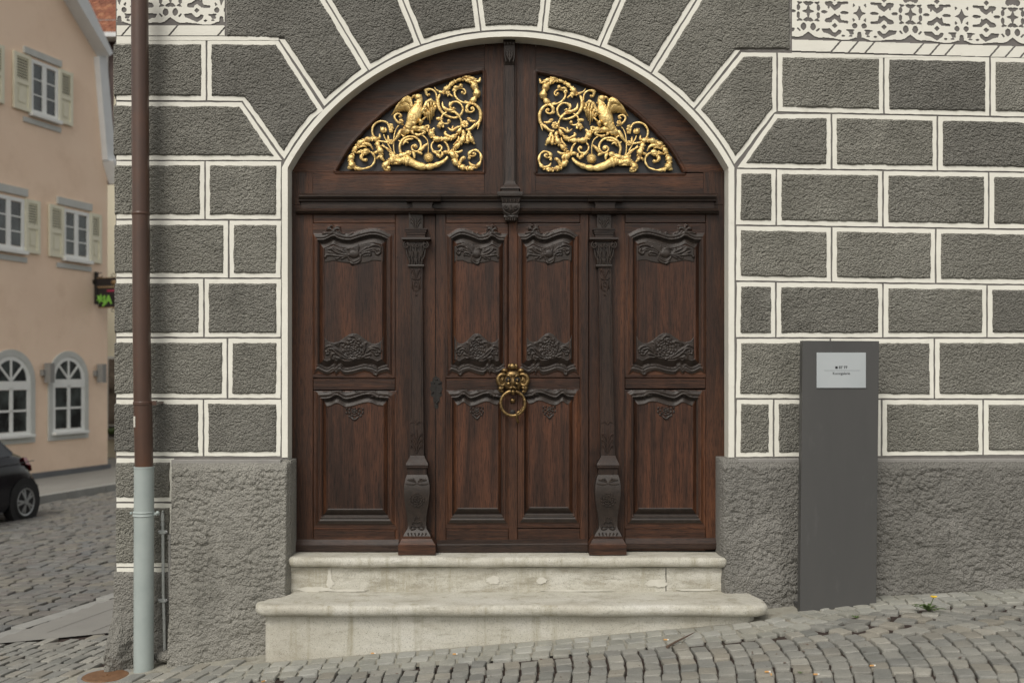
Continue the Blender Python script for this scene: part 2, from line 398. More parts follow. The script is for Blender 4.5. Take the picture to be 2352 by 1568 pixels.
M['glass'] = glass('dark_window_glass', (.035,.042,.040))
M['glass_shop'] = glass('shop_glass', (.10,.085,.07))
M['car_paint'] = glass('black_car_paint', (.004,.004,.006), .16)
M['car_paint'].node_tree.nodes['Principled BSDF'].inputs['Specular IOR Level'].default_value = .28
M['car_glass'] = glass('tinted_car_glass', (.010,.012,.014), .04)
M['tyre'] = mottled('tyre_rubber', (.008,.008,.008), (.013,.013,.013), 20, .8)
M['alloy'] = mottled('alloy_rim', (.28,.29,.29), (.36,.37,.37), 10, .35, metal=.6)
M['tail_red'] = glass('red_lamp_glass', (.22,.008,.012), .1)
M['sign_black'] = mottled('black_sign_board', (.010,.009,.010), (.018,.014,.016), 6, .4)
M['sign_red'] = mottled('sign_red_print', (.30,.02,.06), (.36,.03,.08), 6, .5)
M['sign_green'] = mottled('sign_green_print', (.17,.42,.05), (.22,.50,.08), 6, .5)
M['sign_gold'] = mottled('sign_dull_gold', (.20,.12,.05), (.28,.18,.08), 20, .5)
M['leaf'] = mottled('weed_leaf', (.040,.075,.018), (.075,.115,.03), 60, .6)
M['yellow'] = mottled('dandelion_petals', (.75,.48,.01), (.85,.60,.03), 90, .6)
M['paper'] = mottled('cigarette_paper', (.72,.70,.64), (.78,.76,.70), 60, .8)
M['filter'] = mottled('filter_tip', (.55,.28,.08), (.62,.34,.12), 60, .8)
M['twig'] = mottled('brown_twig', (.085,.055,.040), (.13,.09,.065), 60, .8)
# ------------------------------------------------------------------ ground shape
GX = [-14, -9, -7, -5, -3, -2.35, -1.9, -1.36, 0, 1.35, 1.63, 2.15, 3, 4, 6, 12]
GZ = [-.52, -.52, -.46, -.31, -.125, -.06, .0, .07, .177, .295, .325, .378, .42, .47, .58, .9]
def G(x, y):
    return np.interp(x, GX, GZ) - .0035*np.clip(y, 0, 14)
U = np.array([.296, .955]); U = U/np.linalg.norm(U); N = np.array([U[1], -U[0]])   # street direction and its normal (towards us)
KP = np.array([-3.66, 1.3])                    # a point on the near kerb line
FA = np.array([(250-CX)/F*22.6, 16.6])         # far house facade: a point at its right corner
CORNER = WX(266)
def surf(name, inside, x0, x1, y0, y1, step, off, mat, parent=None, **kw):
    nx = int((x1-x0)/step)+2; ny = int((y1-y0)/step)+2
    X, Y = np.meshgrid(np.linspace(x0, x1, nx), np.linspace(y0, y1, ny))
    V = np.stack([X, Y, G(X, Y)+off], -1).reshape(-1, 3); I = np.arange(nx*ny).reshape(ny, nx)
    Q = np.stack([I[:-1,:-1], I[:-1,1:], I[1:,1:], I[1:,:-1]], -1).reshape(-1, 4)
    K = inside(X, Y).ravel(); Q = Q[K[Q].all(axis=1)]
    u = np.unique(Q); r = np.zeros(len(V), int); r[u] = np.arange(len(u))
    return fast_mesh(name, V[u], r[Q], mat, parent, True, None, **kw)
ground = surf('ground', lambda X, Y: np.ones(X.shape, bool), -60, 60, -30, 90, 1.0, -.05, M['joint_dark'], kind='structure')

# ------------------------------------------------------------------ the rendered townhouse
RA = 577/392.0; ACX = WX(1167); ACZ = WZ(661); JW = 507/392.0   # arch circle and half width
T = .12
house = thing('townhouse', (WX(1176), 0, 0), 'grey rough-rendered corner house with white outlined mock stone blocks around a big arched gate', 'building')
def arch_pts(r_px, n=40, row_end=385):
    """pixel points of the arch ring of the given pixel radius, left spring to right spring"""
    a0 = math.acos(min(1, (661-row_end)/r_px))
    return [(1167+r_px*math.sin(a), 661-r_px*math.cos(a)) for a in np.linspace(-a0, a0, n)]
ring = arch_pts(577)
JL, JR = ring[0][0], ring[-1][0]
# wall sheet with the arched opening
bm = bmesh.new()
def quad(*p): bm.faces.new([bm.verts.new(q) for q in p])
XL, XR = WX(JL), WX(JR)
quad((CORNER,0,-.6),(XL,0,-.6),(XL,0,4.9),(CORNER,0,4.9)); quad((XR,0,-.6),(8.5,0,-.6),(8.5,0,4.9),(XR,0,4.9))
for (xa, ra), (xb, rb) in zip(ring[:-1], ring[1:]):
    pa, pb = P(xa, ra), P(xb, rb); quad(tuple(pa), tuple(pb), (pb.x,0,4.9), (pa.x,0,4.9))
# side, back, unseen top; cut low so more sky lights the pink house
L1 = Vector((CORNER, 0, 0)); Lb = Vector((CORNER+U[0]*9.5/U[1], 9.5, 0)); Rb = Vector((8.5, 9.5, 0)); R1 = Vector((8.5, 0, 0))
for a, b in ((L1, Lb), (Lb, Rb), (Rb, R1)):
    bm.faces.new([bm.verts.new((a.x, a.y, -.6)), bm.verts.new((b.x, b.y, -.6)), bm.verts.new((b.x, b.y, 4.9)), bm.verts.new((a.x, a.y, 4.9))])
bm.faces.new([bm.verts.new((q.x, q.y, 4.9)) for q in (L1, R1, Rb, Lb)])
me = bpy.data.meshes.new('wall'); bm.to_mesh(me); bm.free(); me.materials.append(M['grey_smooth'])
link(bpy.data.objects.new('wall', me), house)
# reveal of the opening
rv = MB(); seq = [(JL, 1600)] + ring + [(JR, 1600)]
nseq = len(seq); vv = [P(x, r, 0) for x, r in seq]; vv2 = [Vector((v.x, .30, v.z)) for v in vv]
rv.add(vv+vv2, [(i, i+1, nseq+i+1, nseq+i) for i in range(nseq-1)])
rv.build('reveal', M['jamb'], house)
# white band round the arch, and thin white line outside it
def band(name, r0, r1, y, mat, seed=0, rowb=1050):
    nn = 70; a = arch_pts(r0, nn); b = arch_pts(r1, nn)
    a = [(a[0][0]-(0), q) for q in np.linspace(rowb, 394, 40)] + a + [(a[-1][0], q) for q in np.linspace(394, rowb, 40)]
    b = [(b[0][0], q) for q in np.linspace(rowb, 394, 40)] + b + [(b[-1][0], q) for q in np.linspace(394, rowb, 40)]
    V = []
    for i, (p, q) in enumerate(zip(a, b)):
        w = float(pnoise(np.array([i*.45]), np.array([seed+.5]))[0])*1.6
        V.append(P(p[0], p[1], y)); V.append(P(q[0]+w*.5, q[1]+w*.5, y))
    mesh_obj(name, V, [(2*i, 2*i+1, 2*i+3, 2*i+2) for i in range(len(a)-1)], mat, house)
band('arch_border', 576.6, 588.5, -.004, M['white'])

def offset_poly(poly, d, skip=()):
    """inset a polygon (pixel space, any orientation) by d; edges listed in skip stay put"""
    n = len(poly); A = sum(poly[i][0]*poly[(i+1) % n][1]-poly[(i+1) % n][0]*poly[i][1] for i in range(n)); s = 1 if A > 0 else -1
    outp = []
    for i in range(n):
        p0 = np.array(poly[i-1]); p1 = np.array(poly[i]); p2 = np.array(poly[(i+1) % n])
        e1 = (p1-p0)/np.linalg.norm(p1-p0); e2 = (p2-p1)/np.linalg.norm(p2-p1)
        n1 = np.array([-e1[1], e1[0]])*s; n2 = np.array([-e2[1], e2[0]])*s
        d1 = .5 if (i-1) % n in skip else d; d2 = .5 if i in skip else d
        det = n1[0]*n2[1]-n1[1]*n2[0]
        if (d1 == d2) or abs(det) < .05: k = 1+n1.dot(n2); outp.append(p1+(n1+n2)*min(d1, d2)/max(k, .25))
        else: outp.append(p1+np.array([(d1*n2[1]-d2*n1[1])/det, (n1[0]*d2-n2[0]*d1)/det]))
    return outp
def densify(a, b, step):
    n = len(a); A = []; B = []
    for i in range(n):
        k = max(1, int(np.linalg.norm(a[(i+1) % n]-a[i])/step))
        for j in range(k):
            t = j/k; A.append(a[i]*(1-t)+a[(i+1) % n]*t); B.append(b[i]*(1-t)+b[(i+1) % n]*t)
    return A, B
bseed = [0]
def block(poly, step=1.7, bord=(1.9, 8.3), clip=None, rough=True, vis=True, x_min=None, skip=()):
    """one mock stone: raised rough face (part) with its painted white border (sub-part)"""
    bseed[0] += 1; sd = bseed[0]
    poly = [np.array(p, float) for p in poly]
    inn = offset_poly(poly, bord[1]+1.0, skip)
    xs = [p[0] for p in poly]; rs = [p[1] for p in poly]
    e = -3 if skip else 6
    x0, x1, r0, r1 = min(xs)+e, max(xs)-e, min(rs)+e, max(rs)-e
    if x_min: x0 = x_min
    def fn(X, R):
        wob = fbm(X*.035, R*.035, 2, sd)*1.8
        d = sdf(X, R, inn)+wob
        rise = sst(-1.5, 5.5, d)
        n_ = cells(X*.150+fbm(X*.06,R*.06,1,2)*.6, R*.165, sd % 7)*.0058 - .002 + fbm(X*.07, R*.08, 2, 5)*.0028 + fbm(X*.02, R*.02, 2, 3)*.005
        return -.010+rise*(.0215+n_)
    b = hf('stone_block', x0, x1, r0, r1, step, fn, 0, M['grey_rough'], house, cull=lambda X, R: sdf(X, R, inn) > -5)
    o = offset_poly(poly, bord[0], skip); i = offset_poly(poly, bord[1]+4.5, skip)
    A, B = densify(o, i, 14)
    V = []
    for k, (p, q) in enumerate(zip(A, B)):
        w = RS.uniform(-.55, .55, 2); pp = p+w
        if x_min: pp = np.array([max(pp[0], 267.5), pp[1]]); q = np.array([max(q[0], 267.5), q[1]])
        V.append(P(pp[0], pp[1], -.004)); V.append(P(q[0], q[1], -.004))
    m = len(A)
    mesh_obj('block_border', V, [(2*k, 2*k+1, (2*k+3) % (2*m), (2*k+2) % (2*m)) for k in range(m)], M['white'], b)
    return b
def arcseg(r, x_a, x_b, n=6):
    """arch ring points from x_a to x_b at pixel radius r"""
    pts = []
    for x in np.linspace(x_a, x_b, n):
        pts.append((x, 661-math.sqrt(max(0, r*r-(x-1167)**2))))
    return pts
RO = 591
# left quoins
LJ = 646
block([(240,91),(474.5,91),(474.5,233),(240,232)], x_min=263)
block([(474.5,91),(640,92)] + [(745,254)] + arcseg(RO,745,653,5)[1:] + [(556,234),(474.5,233)])
block([(240,232),(556,234),(651,370),(240,369)], x_min=263)
rowsL = [369, 505, 639, 775.5, 915.7, 1049]
vert = [471, 525.5, 468.5, 522.5, 467.5]
for k in range(5):
    a, b = rowsL[k], rowsL[k+1]
    block([(240,a-.5),(vert[k],a),(vert[k],b),(240,b-1)], x_min=265)
    block([(vert[k],a),(LJ+1.5,a),(LJ,b),(vert[k],b)])
# voussoirs
block([(519,-60),(716,-60),(748,0),(847,163)] + arcseg(RO,846,745,5)[1:] + [(640,91),(519,87)], skip=(8,9))
tops = [(716,748,847),(908,925,967),(1091,1095,1105),(1258,1253,1245),(1441,1425,1378),(1636,1600,1495)]
for (t0, m0, b0), (t1, m1, b1) in zip(tops[:-1], tops[1:]):
    block([(t0,-60),(t1,-60),(m1,0),(b1, arcseg(RO,b1,b1,1)[0][1])] + arcseg(RO,b1,b0,5)[1:-1] + [(b0, arcseg(RO,b0,b0,1)[0][1]),(m0,0)])
block([(1636,-60),(1815.5,-60),(1815.5,116),(1702,116)] + arcseg(RO,1594,1495,4) + [(1600,0)], skip=(1,2))
# right side courses with their slight fall
def L0(x): return 119+(x-1744)*.0214
def L1_(x): return 258+(x-1790)*.0212
def L2_(x): return 387+(x-1700)*.0135
def L3_(x): return 517.5+(x-1700)*.0145
def L4_(x): return 646+(x-1700)*.0125
def L5_(x): return 776+(x-1700)*.0
def L6_(x): return 915.5+(x-1700)*.002
def L7_(x): return 1050.5-(x-1700)*.008
block([(1702,L0(1702)+1),(1785,L0(1785)),(1785,L1_(1785)),(1779,L1_(1779)+3)] + arcseg(RO,1687,1594,5))
courses = [(L0,L1_,[1785,2030,2274,2518,2762]), (L1_,L2_,[None,1910,2153,2396,2640,2884]), (L2_,L3_,['J',1783,2028,2271,2514,2757]),
           (L3_,L4_,['J',1910,2149,2390,2632,2874]), (L4_,L5_,['J',1782,2028,2267,2508,2750]), (L5_,L6_,['J',1907,2146,2386,2628,2870]),
           (L6_,L7_,['J',1777,2025,2258,2500,2742])]
for la, lb, vx in courses:
    for a, b in zip(vx[:-1], vx[1:]):
        st = 1.7 if b < 2420 else 4.5
        if a is None: block([(1779,la(1779)+3),(b,la(b)),(b,lb(b)),(1690,lb(1690))], st)
        elif a == 'J': block([(1690.5,la(1690)),(b,la(b)),(b,lb(b)),(1688.5,lb(1690))], st)
        else: block([(a,la(a)),(b,la(b)),(b,lb(b)),(a,lb(a))], st)
# low quoins left of the plinth, in the pipe recess
for a, b in ((1050,1153),(1153.5,1303)):
    block([(240,a),(402,a),(402,b),(240,b)], x_min=268, bord=(1.9,8.3))
# white lines of the recess and its lowest rough part
hf('stone_block', 263, 404, 1312, 1570, 2.4, lambda X, R: .004+.010*sst(1312,1320,R)+fbm(X*.07,R*.07,3,5)*.006+.14*sst(1380,1500,R)*sst(345,268,X)
   + sst(1360,1480,R)*fbm(X*.05,R*.05,3,9)*.02*sst(360,300,X), 0, M['plinth_rough'], house, skirt=.02)
mesh_obj('block_border', [P(x, r, -.004) for x, r in ((268,1303.5),(402,1303.5),(402,1314),(268,1312))], [(3,2,1,0)], M['white'], house)
# side return of the quoins
sb = MB()
for a, b in [(91,232),(232,369)]+list(zip(rowsL[:-1], rowsL[1:]))+[(1050,1153),(1153,1303)]:
    z1, z0 = WZ(a+12), WZ(b-12)
    p = np.array([CORNER, 0.004]); e = p+U*2.3; o = -N*.016
    V = []; nn = 30; mm = 12
    for i in range(nn+1):
        for j in range(mm+1):
            q = p+(e-p)*i/nn; edge = min(i, nn-i, j, mm-j) > 0
            r_ = RS.uniform(.6, 1.25) if edge else -.2
            q = q+o*r_; V.append((q[0], q[1], z0+(z1-z0)*j/mm))
    sb.add(V, [(i*(mm+1)+j, i*(mm+1)+j+1, (i+1)*(mm+1)+j+1, (i+1)*(mm+1)+j) for i in range(nn) for j in range(mm)])
sb.build('side_blocks', M['grey_rough'], house, kind='stuff')

# plinths: battered, lumpy; profile in y by row
def plinth(name, x0, x1, r0, r1, prof, seed, jambside, step=1.8, ridge=True):
    def fn(X, R):
        base = np.interp(R, [p[0] for p in prof], [p[1] for p in prof])
        sm = sst(r0+12, r0+22, R)
        lum = (cells(X*.088+fbm(X*.04,R*.04,1,2)*.8, R*.098, seed)*.0115-.004)*(.55+.75*sst(-.3,.3,fbm(X*.012,R*.012,2,seed+6)))+cells(X*.17, R*.18, seed+2)*.0045+fbm(X*.03,R*.035,2,seed+3)*.007
        ed = sst(0, 7, X-x0)*sst(0, 7, x1-X)*sst(-2, 6, R-r0)
        big = fbm(X*.008, R*.01, 2, seed+4)*.018*sst(r0+40, r1-100, R)
        return base*(.55+.45*ed)+lum*sm*ed+big-(1-ed)*.008
    return hf(name, x0, x1, r0, r1, step, fn, 0, M['plinth_rough'], house, skirt=.14)
plinth('plinth', 399, 671, 1056, 1545, [(1056,.055),(1070,.075),(1300,.10),(1545,.17)], 3, 'R')
plinth('plinth', 1653, 2560, 1051, 1420, [(1051,.030),(1070,.045),(1300,.055),(1420,.075)], 5, 'L')
# smooth ledge strip along the top of each plinth
lg = MB(); lg.box(WX(401), WX(650), -.060, .02, WZ(1069), WZ(1054), .003); lg.build('ledge', M['ledge'], house)
lg = MB(); lg.box(WX(1692), WX(2700), -.036, .02, WZ(1061), WZ(1052), .003); lg.build('ledge', M['ledge'], house)
# thin white edge line down the left of the plinth
V = []; 
for i, r in enumerate(np.linspace(1056, 1235, 26)): V += [P(395+RS.uniform(-.8,.8), r, -.006), P(401+RS.uniform(-.5,.5), r, -.006)]
mesh_obj('block_border', V, [(2*i, 2*i+1, 2*i+3, 2*i+2) for i in range(25)], M['white'], house)

# ------------------------------------------------------------------ sgraffito friezes (white lime on grey), cut from a pattern function
def dark_pat(u, v):
    """True where the grey ground shows; u,v in pattern units, cell mirrored at u=0 and u=512"""
    u = np.abs(((u+512) % 1024)-512)
    def ell(cx, cy, a, b): return ((u-cx)/a)**2+((v-cy)/b)**2 < 1
    def poly(*p): return sdf(u, v, p) > 0
    D = (u/58+np.abs(v-115)/20 < 1) | (np.abs(v-115)/66+u/20 < 1)
    for vc in (250, -20): D |= np.abs(u-265)+np.abs(v-vc) < 23
    D |= (np.sqrt(np.clip((512-u), 0, None)/62)+np.sqrt(np.abs(v-122)/74)) < 1.12
    D |= ell(158,116,28,11) | ell(362,119,38,11)
    for s in (1, -1):
        def q(*p): return poly(*[(a, 116+s*(b-116)) for a, b in p])
        D |= q((170,205),(180,184),(215,176),(265,136),(315,168),(330,198),(398,206),(395,222),(310,216),(265,178),(214,220),(172,214))
        D |= q((62,205),(92,186),(112,212)) | q((448,172),(466,190),(452,205)) | q((-20,178),(24,182),(50,206),(20,214),(-20,200))
    D |= ell(100,76,13,28) | ell(100,154,13,28) | ell(215,20,26,6) | ell(315,20,26,6) | ell(215,212,20,5) | ell(310,160,6,16) | ell(205,66,5,15)
    D |= ell(465,246,22,23) | ell(48,268,24,33) | poly((30,240),(58,232),(48,262))
    D |= poly((138,290),(215,284),(250,322),(276,322),(305,294),(330,300),(318,330),(268,364),(240,352),(196,328),(152,318))
    D |= poly((380,291),(460,287),(446,304),(452,330),(420,330),(410,306))
    D |= poly((80,310),(104,284),(112,288),(90,314)) | ell(352,352,14,6) | poly((430,340),(440,352),(405,352))
    D |= poly((500,312),(520,312),(520,372),(492,362))
    D |= poly((-20,-60),(26,-62),(60,-24),(20,-10),(-20,-30)) | ell(48,-30,22,28)
    low = np.interp(u, [0,20,60,100,160,250,330,400,450,475,490,512], [322,338,368,380,377,384,396,395,378,368,372,352])
    return D | (v > low)
def frieze(x0, x1, row_u0, mirror_x, r_bot, tilt, xref, cuts, band_rows, r0=-60):
    s = 4.276/.98; st = 1.0
    nx = int((x1-x0)/st); nr = int((r_bot-r0)/st)
    xs = x0+(np.arange(nx)+.5)*st; rr = r0+(np.arange(nr)+.5)*st
    X, R = np.meshgrid(xs, rr); Rt = R-(X-xref)*tilt
    wob = fbm(X*.09, R*.09, 2, 4)*3
    u = (X-mirror_x)*s+wob; v = (Rt-row_u0)*s+fbm(X*.09, R*.09, 2, 8)*3; dl = 5.0
    # the pattern repeats upwards
    v = np.where(v < -60, -20+((v+20) % 270)-0, v)
    D = dark_pat(u, v) | dark_pat(u+dl, v) | dark_pat(u-dl, v) | dark_pat(u, v+dl) | dark_pat(u, v-dl)
    b0, b1, b2 = band_rows
    D = np.where(Rt > b0, False, D)
    for cx, w in cuts:
        D |= (Rt > b0) & (Rt < b1) & (np.abs(X-(cx-(Rt-b0)*.86)) < w)
    D |= (Rt >= b1) & (Rt < b2)
    D |= (X < x0+1) & False
    W = ~D; V = []; Q = []
    for j in range(nr):
        row = W[j].astype(int); d = np.diff(np.concatenate([[0], row, [0]])); a = np.where(d == 1)[0]; e = np.where(d == -1)[0]
        for i0, i1 in zip(a, e):
            k = len(V); xa, xb = x0+i0*st, x0+i1*st; ra, rb = r0+j*st, r0+(j+1)*st+.02
            V += [P(xa, ra, -.0053), P(xa, rb, -.0053), P(xb, rb, -.0053), P(xb, ra, -.0053)]; Q.append((k, k+1, k+2, k+3))
    fast_mesh('frieze', [tuple(v) for v in V], Q, M['white'], house, False)
A_ = 1850*.98
frieze(1819, 2560, 0, A_+190/4.276*.98, 133, .030, A_+44, [((1850+a/4.276)*.98+0, 2.4) for a in (515,690,855,1345,1505,1655,2105,2260,2410,2910,3070,3230)], (92.5, 118, 122))
frieze(268, 516, -33, 399.4*.98, 90, .004, 390, [(300, 2.3),(408, 2.4),(520, 2.4)], (59, 82, 84), r0=-60)
# white line closing the left frieze onto the first course
V = []; xs = np.linspace(268, 640, 40)
for x in xs: V += [P(x, 84.5+RS.uniform(-.5,.5), -.006), P(x, 93+RS.uniform(-.5,.5), -.006)]
mesh_obj('block_border', V, [(2*i, 2*i+1, 2*i+3, 2*i+2) for i in range(39)], M['white'], house)
mesh_obj('block_border', [P(268,92,-.0065),P(305,92,-.0065),P(305,101,-.0065),P(268,101,-.0065)], [(3,2,1,0)], M['white'], house)

# ------------------------------------------------------------------ paving
def sett_variant(k):
    r = random.Random(100+k); n = 8; pts = []
    base = [(-.5,-.42),(-.42,-.5),(.42,-.5),(.5,-.42),(.5,.42),(.42,.5),(-.42,.5),(-.5,.42)]
    sk = [(r.uniform(-.07,.07), r.uniform(-.07,.07)) for _ in range(4)]
    base = [(x+sk[i//2][0], y+sk[i//2][1]) for i, (x, y) in enumerate(base)]
    V = []
    for z, s in ((-1.0,1.0), (-.16,1.0), (-.03,.97), (0.0,.92)):
        for i, (x, y) in enumerate(base): V.append((x*s, y*s, z + (r.uniform(-.03,.03) if z > -.1 else 0)))
    V.append((r.uniform(-.15,.15), r.uniform(-.15,.15), r.uniform(-.02,.06)))
    Fc = []
    for lv in range(3):
        for i in range(n): j = (i+1) % n; Fc.append((lv*n+i, lv*n+j, (lv+1)*n+j, (lv+1)*n+i))
    tri = [(3*n+i, 3*n+(i+1) % n, 4*n) for i in range(n)]
    return np.array(V), Fc, tri
NV = 14; SV = [sett_variant(k) for k in range(NV)]
def sett_mesh(k, mat):
    V, Q, Tt = SV[k]; me = bpy.data.meshes.new('cobblestone'); me.from_pydata([tuple(v) for v in V], [], Q+Tt)
    me.materials.append(mat); me.update(); return me
def lay(stones, parent, mat, limit=300, name='cobblestone'):
    """stones: (x,y,rot,w,l,h,z). the ones that show largest become objects, the rest one joined part"""
    sc_ = []
    for s in stones:
        x, y = s[0], s[1]; z = s[6]; d = y+DIST
        if d < .5: sc_.append(-1); continue
        px = CX+x/d*F; row = HR-(z-EYE)/d*F
        vis = -10 < px < 2362 and row < 1580
        hidden = (y > -.02 and CORNER-.0 < x-U[0]/U[1]*y) or (y > .3 and px > 268)
        sc_.append(s[3]*s[4]*(EYE-z)/d**3 if vis and not hidden else -1)
    order = sorted(range(len(stones)), key=lambda i: -sc_[i]); ms = [sett_mesh(k, mat) for k in range(NV)]
    top = [i for i in order[:limit] if sc_[i] > 0]; rest = [i for i in order if i not in set(top)]
    for i in top:
        x, y, a, w, l, h, z = stones[i]
        gx_ = float(G(x+.06, y)-G(x-.06, y))/.12; tl = Matrix(((1,0,-gx_),(0,1,0),(gx_,0,1)))
        o = bpy.data.objects.new(name, ms[i % NV]); o.location = (x, y, z); o.rotation_euler = (Matrix.Rotation(-math.atan(gx_), 3, 'Y') @ Matrix.Rotation(RS.uniform(-.018,.018), 3, 'X') @ Matrix.Rotation(RS.uniform(-.018,.018), 3, 'Y') @ Matrix.Rotation(a, 3, 'Z')).to_euler(); o.scale = (w, l, h)
        link(o, parent)
    V = []; Q = []; Tt = []; b = 0
    for i in rest:
        x, y, a, w, l, h, z = stones[i]; v, q, t = SV[i % NV]; c, s = math.cos(a), math.sin(a)
        vx, vy = v[:,0]*w, v[:,1]*l
        gx_ = float(G(x+.06, y)-G(x-.06, y))/.12; V.append(np.stack([x+vx*c-vy*s, y+vx*s+vy*c, z+v[:,2]*h+(vx*c-vy*s)*gx_], -1)); Q += [(p+b, r+b, m+b, n_+b) for p, r, m, n_ in q]; Tt += [(p+b, r+b, m+b, m+b) for p, r, m in t]; b += len(v)
    if V:
        V = np.vstack(V); me = bpy.data.meshes.new(name); me.from_pydata(V.tolist(), [], Q+[t[:3] for t in Tt]); me.materials.append(mat)
        me.update(); link(bpy.data.objects.new(name, me), parent, kind='stuff')
def yfs(x):   # front line of wall / step that the border courses follow
    x = np.asarray(x, float)
    return np.where(x < 0, -.33+.10*sst(-1.45, -1.8, x), -.33+.28*sst(1.25, 2.0, x)+.02*sst(2,4,x))
def ybound(x): return yfs(x)-.365
def lb(y): return -1.52+.31*(y+.5)     # dividing line towards the left paving
def footprint(x, y): return (y > -.02) and (x-U[0]/U[1]*y > CORNER-.02)
pav = surf('pavement', lambda X, Y: (Y < 1.05) & ((Y < .1) | (X-U[0]/U[1]*Y < CORNER+.1)), -9, 9, -4.5, 1.1, .06, -.0185, M['joint_dark'], kind='structure')
surf('joint_mortar', lambda X, Y: (Y > ybound(X)+.03) & (Y < .06), -2.9, 8, -.9, .1, .05, -.0095, M['joint_light'], pav)
st_dark, st_light, st_left = [], [], []; hashd = {}
# arcs of setts
for c in range(-24, 76):
    x0 = c*.0865; y = -3.2+random.random()*.1
    while y < 0:
        l = random.uniform(.098, .128); yc = y+l/2
        sb_ = float(sst(1.35, 2.2, x0)); bd = max(0, yc+.98)
        x = x0-.2*(yc+.8)**2-1.5*sb_*bd**2
        y += l+.004
        if yc+l*.5 > ybound(x)+.035 or x < lb(yc): continue
        a = math.atan(.4*(yc+.8)+3.0*sb_*bd)
        key = (int(x/.1), int(yc/.1)); near = [q for i in (-1,0,1) for j in (-1,0,1) for q in hashd.get((key[0]+i, key[1]+j), [])]
        if sb_ > .01 and any((q[0]-x)**2+(q[1]-yc)**2 < .074**2 for q in near): continue
        hashd.setdefault(key, []).append((x, yc))
        st_dark.append((x, yc, a+random.gauss(0,.03), .0865*random.uniform(.85,.93), l*random.uniform(.83,.91), .07, float(G(x, yc))+random.uniform(-.004,.003)))
# setts fitted into the corners the arcs leave
for i in range(9000):
    x = random.uniform(-1.6, 4.5); y = random.uniform(-1.35, 0)
    if y > ybound(x)-.035 or x < lb(y): continue
    key = (int(x/.1), int(y/.1)); near = [q for i_ in (-1,0,1) for j_ in (-1,0,1) for q in hashd.get((key[0]+i_, key[1]+j_), [])]
    if any((q[0]-x)**2+(q[1]-y)**2 < .077**2 for q in near): continue
    hashd.setdefault(key, []).append((x, y)); st_dark.append((x, y, .78+random.gauss(0,.15), .072, .076, .07, float(G(x, y))-.003))
# border courses
for k in range(3):
    x = -2.1
    while x < 7:
        w = random.uniform(.078, .105); xc = x+w/2; yc = float(yfs(xc))-.05-(k+.42)*.108; x += w+.007
        sl = float(yfs(xc+.05)-yfs(xc-.05))/.1
        if xc < lb(yc): continue
        st_light.append((xc, yc, math.atan(sl)+random.gauss(0,.035), w*.93, .094*random.uniform(.93,1), .06, float(G(xc, yc))+random.uniform(-.003,.003)))
# left paving, long joints run with the street
for i in range(-34, 40):
    t = random.random()*.1-2.6
    while t < 3.4:
        l = random.uniform(.11, .16); tc = t+l/2; t += l+.008
        q = np.array([-2.0, 0])+N*(i*.104)+U*tc
        x, y = q
        if y > .93 or y < -2.4 or x >= lb(y)-.05 or footprint(x+.05, y) or (y > -.22 and x > -2.45+.3*y) or (x+2.30)**2+(y+.20)**2 < .17**2: continue
        st_left.append((x, y, math.atan2(U[1], U[0])-math.pi/2+random.gauss(0,.025), .090*random.uniform(.97,1.0), l*.97, .06, float(G(x, y))+random.uniform(-.004,.003)))
lay(st_dark+st_left, pav, M['sett'], 210)
lay(st_light, pav, M['sett_light'], 90)
# asphalt-smooth walk beside the house and its kerb
def kl(x, y): return (x-KP[0])*N[0]+(y-KP[1])*N[1]
walk = surf('side_walk', lambda X, Y: (kl(X, Y) > .1) & (Y > .93) & (X-U[0]/U[1]*Y < CORNER+.05), -5, 2, .93, 12, .045, -.004, M['asphalt'], kind='structure')
t = -.6
while t < 11:
    l = random.uniform(.7, 1.0); a = KP+U*t; b = KP+U*(t+l-.008); t += l
    if a[1] < .93: 
        a = KP+U*((.93-KP[1])/U[1])
        if b[1] < a[1]+.2: continue
    mb = MB(); z = float(G(*((a+b)/2)))
    mb.prism([(a[0],a[1],z+.003),(b[0],b[1],z+.003),(b[0]+N[0]*.13,b[1]+N[1]*.13,z+.004),(a[0]+N[0]*.13,a[1]+N[1]*.13,z+.004)], (0,0,-.12))
    mb.build('kerb_stone', M['kerb'], walk)
for off in (.42, .8):     # seams in the smooth walk
    a = KP+N*off+U*0.0; b = KP+N*off+U*9
    V = []
    for i in range(40):
        q = a+(b-a)*i/39
        if q[1] < 1.0: q = a+U*((1.0-a[1])/U[1])
        for w in (0, .005): r_ = q+N*w; V.append((r_[0], r_[1], float(G(*r_))-.001))
    mesh_obj('seam', V, [(2*i, 2*i+1, 2*i+3, 2*i+2) for i in range(39)], M['joint_dark'], walk)
# the street
street = surf('street', lambda X, Y: (kl(X, Y) < .02) & (Y > .9) & (kl(X, Y) > -12), -26, 6, .8, 34, .4, -.020, M['joint_dark'], kind='structure')
FAR = float((FA-KP).dot(N))+2.4
st_st = []
for i in range(0, 200):
    s = random.uniform(-.1, 0)
    t0 = -4.0+i*.150
    while s > FAR+.1:
        w = random.uniform(.15, .21); q = KP+U*t0+N*(s-w/2); s -= w+.010
        x, y = q; d = y+DIST; px = CX+x/d*F
        if y < 1.05 or px < -1500 or px > 620: continue
        st_st.append((x, y, math.atan2(U[1], U[0])-math.pi/2+random.gauss(0,.03), w*.94, .130, .07, float(G(x, y))+random.uniform(-.012,.006)))
lay(st_st, street, M['sett_street'], 300)
